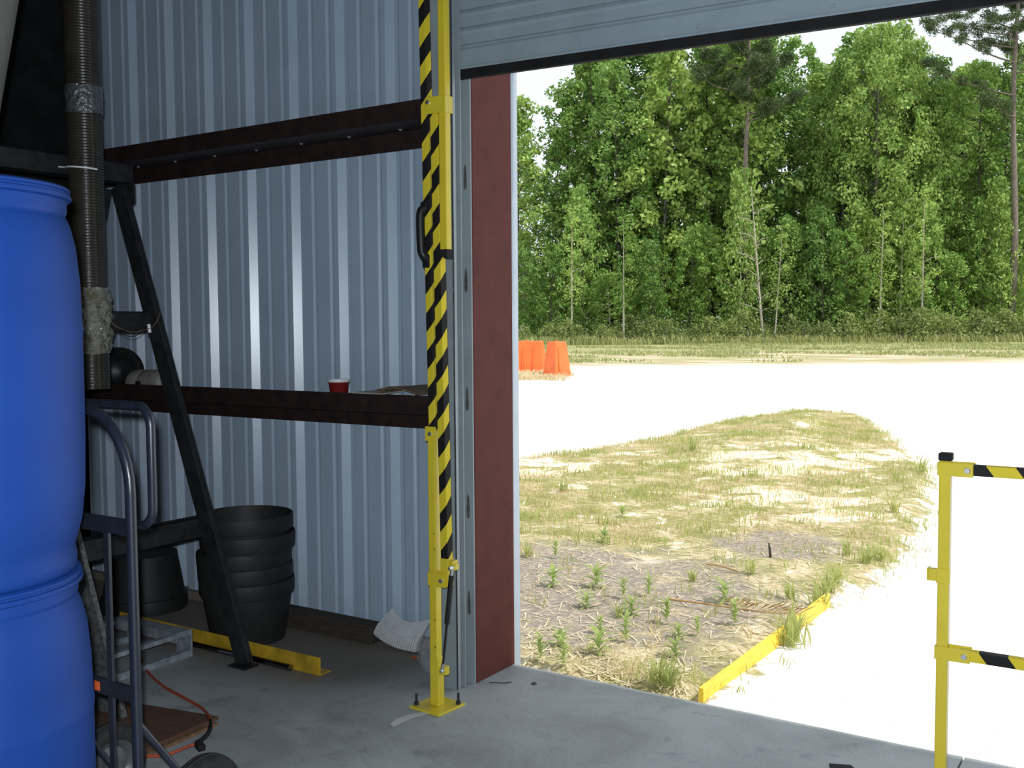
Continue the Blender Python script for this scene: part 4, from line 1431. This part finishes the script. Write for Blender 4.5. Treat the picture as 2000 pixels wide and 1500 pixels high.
def broadleaf(seed, H, z0, width, ncl, per, lo, hi, mat, bark, tr=.12, conic=.22):
    R_ = random.Random(seed)
    lean = (R_.uniform(-.5, .5), R_.uniform(-.5, .5))
    path = [(lean[0] * (i / 8) ** 1.5, lean[1] * (i / 8) ** 1.5, H * .94 * i / 8) for i in range(9)]
    cl, br = [], []
    for k in range(ncl):
        t_ = (k + R_.random()) / ncl
        z_ = z0 + (H - z0) * t_
        prof = (math.sin(PI * min(1, .16 + .80 * t_)) ** .6) * (1 - conic * t_ * t_)
        rr = width * prof * R_.uniform(.25, 1.0)
        a = k * 2.399 + R_.uniform(-.5, .5)
        c = (lean[0] * (z_ / H) ** 1.5 + rr * math.cos(a), lean[1] * (z_ / H) ** 1.5 + rr * math.sin(a), z_ - .2)
        cr = R_.uniform(.55, 1.0) * (.65 + .35 * width / 2.4) * (1 - .35 * t_)
        cl.append((*c, cr, int(per * R_.uniform(.5, 1.3))))
        if k % 2 == 0 and rr > .6:
            zb_ = max(.3, z_ - rr * .6)
            b0 = (lean[0] * (zb_ / H) ** 1.5, lean[1] * (zb_ / H) ** 1.5, zb_)
            br.append(([b0, ((b0[0] + c[0]) / 2, (b0[1] + c[1]) / 2, (b0[2] + c[2]) / 2 + .1), c], .035, .012))
    V, Fq = leaf_cloud(cl, lo, hi)
    return mesh_from('foliage', V, Fq, mat), trunk_mesh('trunk', path, [tr * (1 - .8 * i / 8) for i in range(9)], bark, br)

def pine(seed, H, base, mat, bark, tr=.22, limbs=()):
    R_ = random.Random(seed)
    path = [(.15 * math.sin(i * .7 + seed), .1 * math.cos(i * .9), H * i / 12) for i in range(13)]
    cl, br = [], []
    def limb(z_, a, L, rise):
        P_ = []
        for i in range(6):
            t_ = i / 5
            P_.append((math.cos(a) * L * t_, math.sin(a) * L * t_, z_ + rise * L * t_ + .12 * L * t_ * t_ + R_.uniform(-.08, .08)))
        br.append((P_, .07, .018))
        for i in range(2, 6):
            for _ in range(2 if i < 5 else 4):
                p = P_[i]
                cl.append((p[0] + R_.gauss(0, .35), p[1] + R_.gauss(0, .35), p[2] + R_.uniform(.0, .5), R_.uniform(.34, .58), 120))
    for k in range(14):
        z_ = base + (H - base) * (k + R_.random()) / 14
        limb(z_, k * 2.4 + R_.uniform(-.4, .4), R_.uniform(1.6, 3.4) * (1 - .55 * (z_ - base) / (H - base)), R_.uniform(.1, .5))
    for l_ in limbs:
        limb(*l_)
    # dead stubs lower down
    for k in range(7):
        z_ = base * R_.uniform(.5, 1)
        a = R_.uniform(0, 6.28)
        L = R_.uniform(.5, 1.6)
        br.append(([(0, 0, z_), (math.cos(a) * L * .5, math.sin(a) * L * .5, z_ + .1), (math.cos(a) * L, math.sin(a) * L, z_ + .05)], .035, .01))
    V, Fq = leaf_cloud(cl, .22, .40, .3, .16)
    return mesh_from('foliage', V, Fq, mat), trunk_mesh('trunk', path, [tr * (1 - .62 * i / 12) for i in range(13)], bark, br)

def place(name, protos, p, sc, rz, label, cat, group, sxy=None):
    t = bpy.data.objects.new(name, None)
    COL.objects.link(t)
    t.empty_display_size = .5
    t.location = p
    t.rotation_euler = (0, 0, rz)
    t.scale = ((sxy or sc), (sxy or sc), sc)
    tag(t, label, cat, group)
    for nm, me in zip(('foliage', 'trunk'), protos):
        o_ = bpy.data.objects.new(nm, me)
        COL.objects.link(o_)
        o_.parent = t
    return t

tall = [broadleaf(100 + i, 18., 2.2, 2.6 + .25 * (i % 3), 105, 85, .17, .34, M['leaf'], M['bark'] if i % 2 else M['barkdark'], tr=.15) for i in range(5)]
widetree = broadleaf(400, 18., 2.0, 4.3, 210, 95, .17, .33, M['leaf_light'], M['bark'], tr=.2, conic=.1)
pale = [broadleaf(150 + i, 14., 1.2, 2.3, 80, 85, .16, .32, M['leaf_light'], M['bark'], tr=.11) for i in range(3)]
bushy = [broadleaf(200 + i, 8., .4, 2.0, 52, 85, .15, .29, M['leaf'], M['bark'], tr=.08) for i in range(3)]
bushyp = [broadleaf(230 + i, 8., .4, 1.9, 48, 80, .15, .29, M['leaf_light'], M['barkpale'], tr=.07) for i in range(2)]
shrub = [broadleaf(260 + i, 1.7, .1, 1.1, 16, 60, .09, .2, M['shrubleaf'], M['bark'], tr=.03, conic=.2) for i in range(3)]
sapl = [broadleaf(300 + i, 10.5, 3.2, 1.1, 22, 42, .14, .26, M['leaf_light'], M['barkpale'], tr=.085) for i in range(3)]
bare = [broadleaf(320, 11., 2.4, 2.1, 64, 7, .10, .2, M['leaf_light'], M['barkpale'], tr=.10)]

def top_px(px):
    """height (photo pixel) the tree tops reach along the wood"""
    pts_ = [(980, 210), (1040, 165), (1100, 125), (1200, 70), (1320, 50), (1450, 35), (1545, 55), (1590, 150), (1640, 110), (1700, 48), (1780, 80), (1830, 150), (1900, 120), (1960, 80), (2080, 60)]
    for (a, b_), (c, d_) in zip(pts_, pts_[1:]):
        if a <= px <= c:
            return b_ + (d_ - b_) * (px - a) / (c - a)
    return 100
R2 = random.Random(5)
def hgt(py, d_):
    return (665 - py) * d_ / F_PX
n = 24
for i in range(n):      # back row
    if i in (1, 2):
        continue          # a thin spot where sky shows between the trunks
    px = 985 + (2050 - 985) * (i + .5) / n + R2.uniform(-14, 14)
    d_ = R2.uniform(84, 96)
    h = hgt(top_px(px) + R2.uniform(0, 45), d_)
    place('broadleaf_tree', tall[i % 5], fpos(px, d_), h / 18, R2.uniform(0, 6.28), 'tall dark leafy tree in the back row of the wood beyond the yard', 'tree', 'back row trees of the wood', sxy=h / 18 * R2.uniform(.9, 1.15))
n = 22
for i in range(n):      # middle row
    px = 1000 + (2030 - 1000) * (i + .5) / n + R2.uniform(-14, 14)
    d_ = R2.uniform(76, 82)
    h = hgt(top_px(px) + R2.uniform(-5, 150) * (1 if i % 3 else 0), d_)
    pr = tall[(i * 3) % 5] if i % 3 else pale[i % 3]
    H0 = 18 if i % 3 else 14
    place('broadleaf_tree', pr, fpos(px, d_), h / H0, R2.uniform(0, 6.28), 'tall leafy tree in the middle row of the wood beyond the yard', 'tree', 'middle row trees of the wood', sxy=h / H0 * R2.uniform(.85, 1.1))
n = 20
for i in range(n):      # front row, lower
    px = 1010 + (2030 - 1010) * (i + .5) / n + R2.uniform(-14, 14)
    d_ = R2.uniform(71.5, 74)
    h = R2.uniform(6.0, 12.5)
    if 1180 < px < 1300:
        h *= .75
    pr = bushy[i % 3] if i % 5 < 3 else bushyp[i % 2]
    place('understorey_tree', pr, fpos(px, d_), h / 8, R2.uniform(0, 6.28), 'small bushy leafy tree at the front edge of the wood beyond the yard', 'tree', 'front row trees of the wood', sxy=R2.uniform(.75, 1.0))
for px, d_, s in ((1705, 75, 17.6), (1640, 77, 16.5), (1775, 77.5, 17.)):
    place('broadleaf_tree', widetree, fpos(px, d_), hgt({1705: 62, 1640: 115, 1775: 92}[px], d_) / 18, 1.2 if px > 1690 else 2.2, {1705: 'light green round topped tree standing tallest against the white sky, between the two tall pines', 1640: 'light green tree just left of the tallest round topped tree', 1775: 'light green tree just right of the tallest round topped tree'}[px], 'tree', None, sxy={1705: 1.0, 1640: .75, 1775: .8}[px])
for i in range(30):     # shrubs at the foot
    px = 1005 + 1020 * (i + .5) / 30 + R2.uniform(-12, 12)
    place('shrub', shrub[i % 3], fpos(px, R2.uniform(68.5, 70.5)), R2.uniform(.7, 1.45), R2.uniform(0, 6.28), 'low green shrub at the foot of the wood beyond the yard', 'shrub', 'shrubs at the foot of the wood')
n = 30
for i in range(n):      # undergrowth deep in the wood
    px = 985 + 1060 * (i + .5) / n + R2.uniform(-14, 14)
    d_ = R2.uniform(82, 104)
    place('understorey_tree', bushy[i % 3], fpos(px, d_), R2.uniform(.55, .95), R2.uniform(0, 6.28), 'low dark bushy growth deep inside the wood, seen between the trunks', 'tree', 'undergrowth deep in the wood', sxy=R2.uniform(1.0, 1.5))
# saplings with pale stems standing in front
for px, sc, tilt, rz, lab in ((1218, .85, 0, .5, 'slim pale stemmed tree left of the leaning bare one, above open shade'), (1117, .9, .0, 2, 'slim pale stemmed tree above and right of the orange barriers'),
                              (1798, 1.0, .01, 1, 'slim pale stemmed tree in the right part of the wood edge'), (1716, .92, .015, 3, 'thin pale crooked stemmed tree left of the slim tree at right'),
                              (1512, .78, .06, 4, 'thin pale stemmed tree leaning right, beside the bare leaning tree')):
    t = place('sapling', sapl[int(px) % 3], fpos(px, 69.6), sc, rz, lab, 'tree', None)
    t.rotation_euler = (0, tilt, rz * 0)
t = place('bare_sapling', bare[0], fpos(1490, 69.2), 1.02, 0, 'leaning pale grey tree with mostly bare twigs at the front of the wood', 'tree', None)
t.rotation_euler = (0, -.085, 0)
# pines
away = math.atan2(rt.y, rt.x)
pn = pine(7, 24., 15.5, M['needle'], M['barkpine'], tr=.25, limbs=[(16.2, away, 3.4, .2), (17.5, away + PI, 3.6, .25), (19, away + .3, 3.6, .2), (19.5, away + PI - .3, 3.2, .2)])
place('pine_tree', pn, fpos(1456, 74.5), 1.0, 0, 'tall pine with dark needles rising left of the sky gap', 'pine tree', None)
pn2 = pine(12, 27., 19., M['needle'], M['barkpine'], tr=.27, limbs=[(17.0, away + PI, 6.2, .18), (19.2, away + PI + .2, 6.6, .22), (20.3, away + PI - .25, 5.2, .15), (18.5, away, 4, .2), (15.5, away + PI + .4, 2.6, .2), (21, away + PI, 4.6, .1)])
place('pine_tree', pn2, fpos(1972, 72.5), 1.0, 0, 'tall pine at the far right with long bare-based limbs reaching left', 'pine tree', None)
place('pine_tree', pine(21, 22., 14., M['needle'], M['barkdark'], tr=.2), fpos(1885, 88), 1.0, 0, 'distant dark pine behind the far right pine', 'pine tree', None)

# drop the bookkeeping property
for o in bpy.data.objects:
    if '_w' in o:
        del o['_w']

# ================================================================== LIGHT
w = bpy.data.worlds.new('hazy_sky')
scn.world = w
w.use_nodes = True
bg = w.node_tree.nodes['Background']
bg.inputs['Color'].default_value = (.86, .93, 1.0, 1)
bg.inputs['Strength'].default_value = 1.15
sun = bpy.data.lights.new('sun', 'SUN')
sun.energy = 3.6
sun.angle = math.radians(.6)
sun.color = (1, .96, .88)
so = bpy.data.objects.new('sun', sun)
COL.objects.link(so)
el = math.radians(57)
sdir = Vector((math.cos(el), .012, math.sin(el)))
so.rotation_euler = sdir.to_track_quat('Z', 'Y').to_euler()
so.location = (20, 5, 30)
# the camera's flash, just left of and above the lens
fl_ = bpy.data.lights.new('camera_flash', 'POINT')
fl_.energy = 370
fl_.shadow_soft_size = .02
fl_.color = (.84, .93, 1.0)
fo = bpy.data.objects.new('camera_flash', fl_)
COL.objects.link(fo)
fo.location = CAM - rt * .024 + up * .06 - fw * .02

scn.view_settings.view_transform = 'Standard'
scn.view_settings.look = 'None'
scn.view_settings.exposure = 0
scn.view_settings.gamma = 1
scn.view_settings.use_curve_mapping = False
try:
    scn.cycles.use_denoising = True
except Exception:
    pass
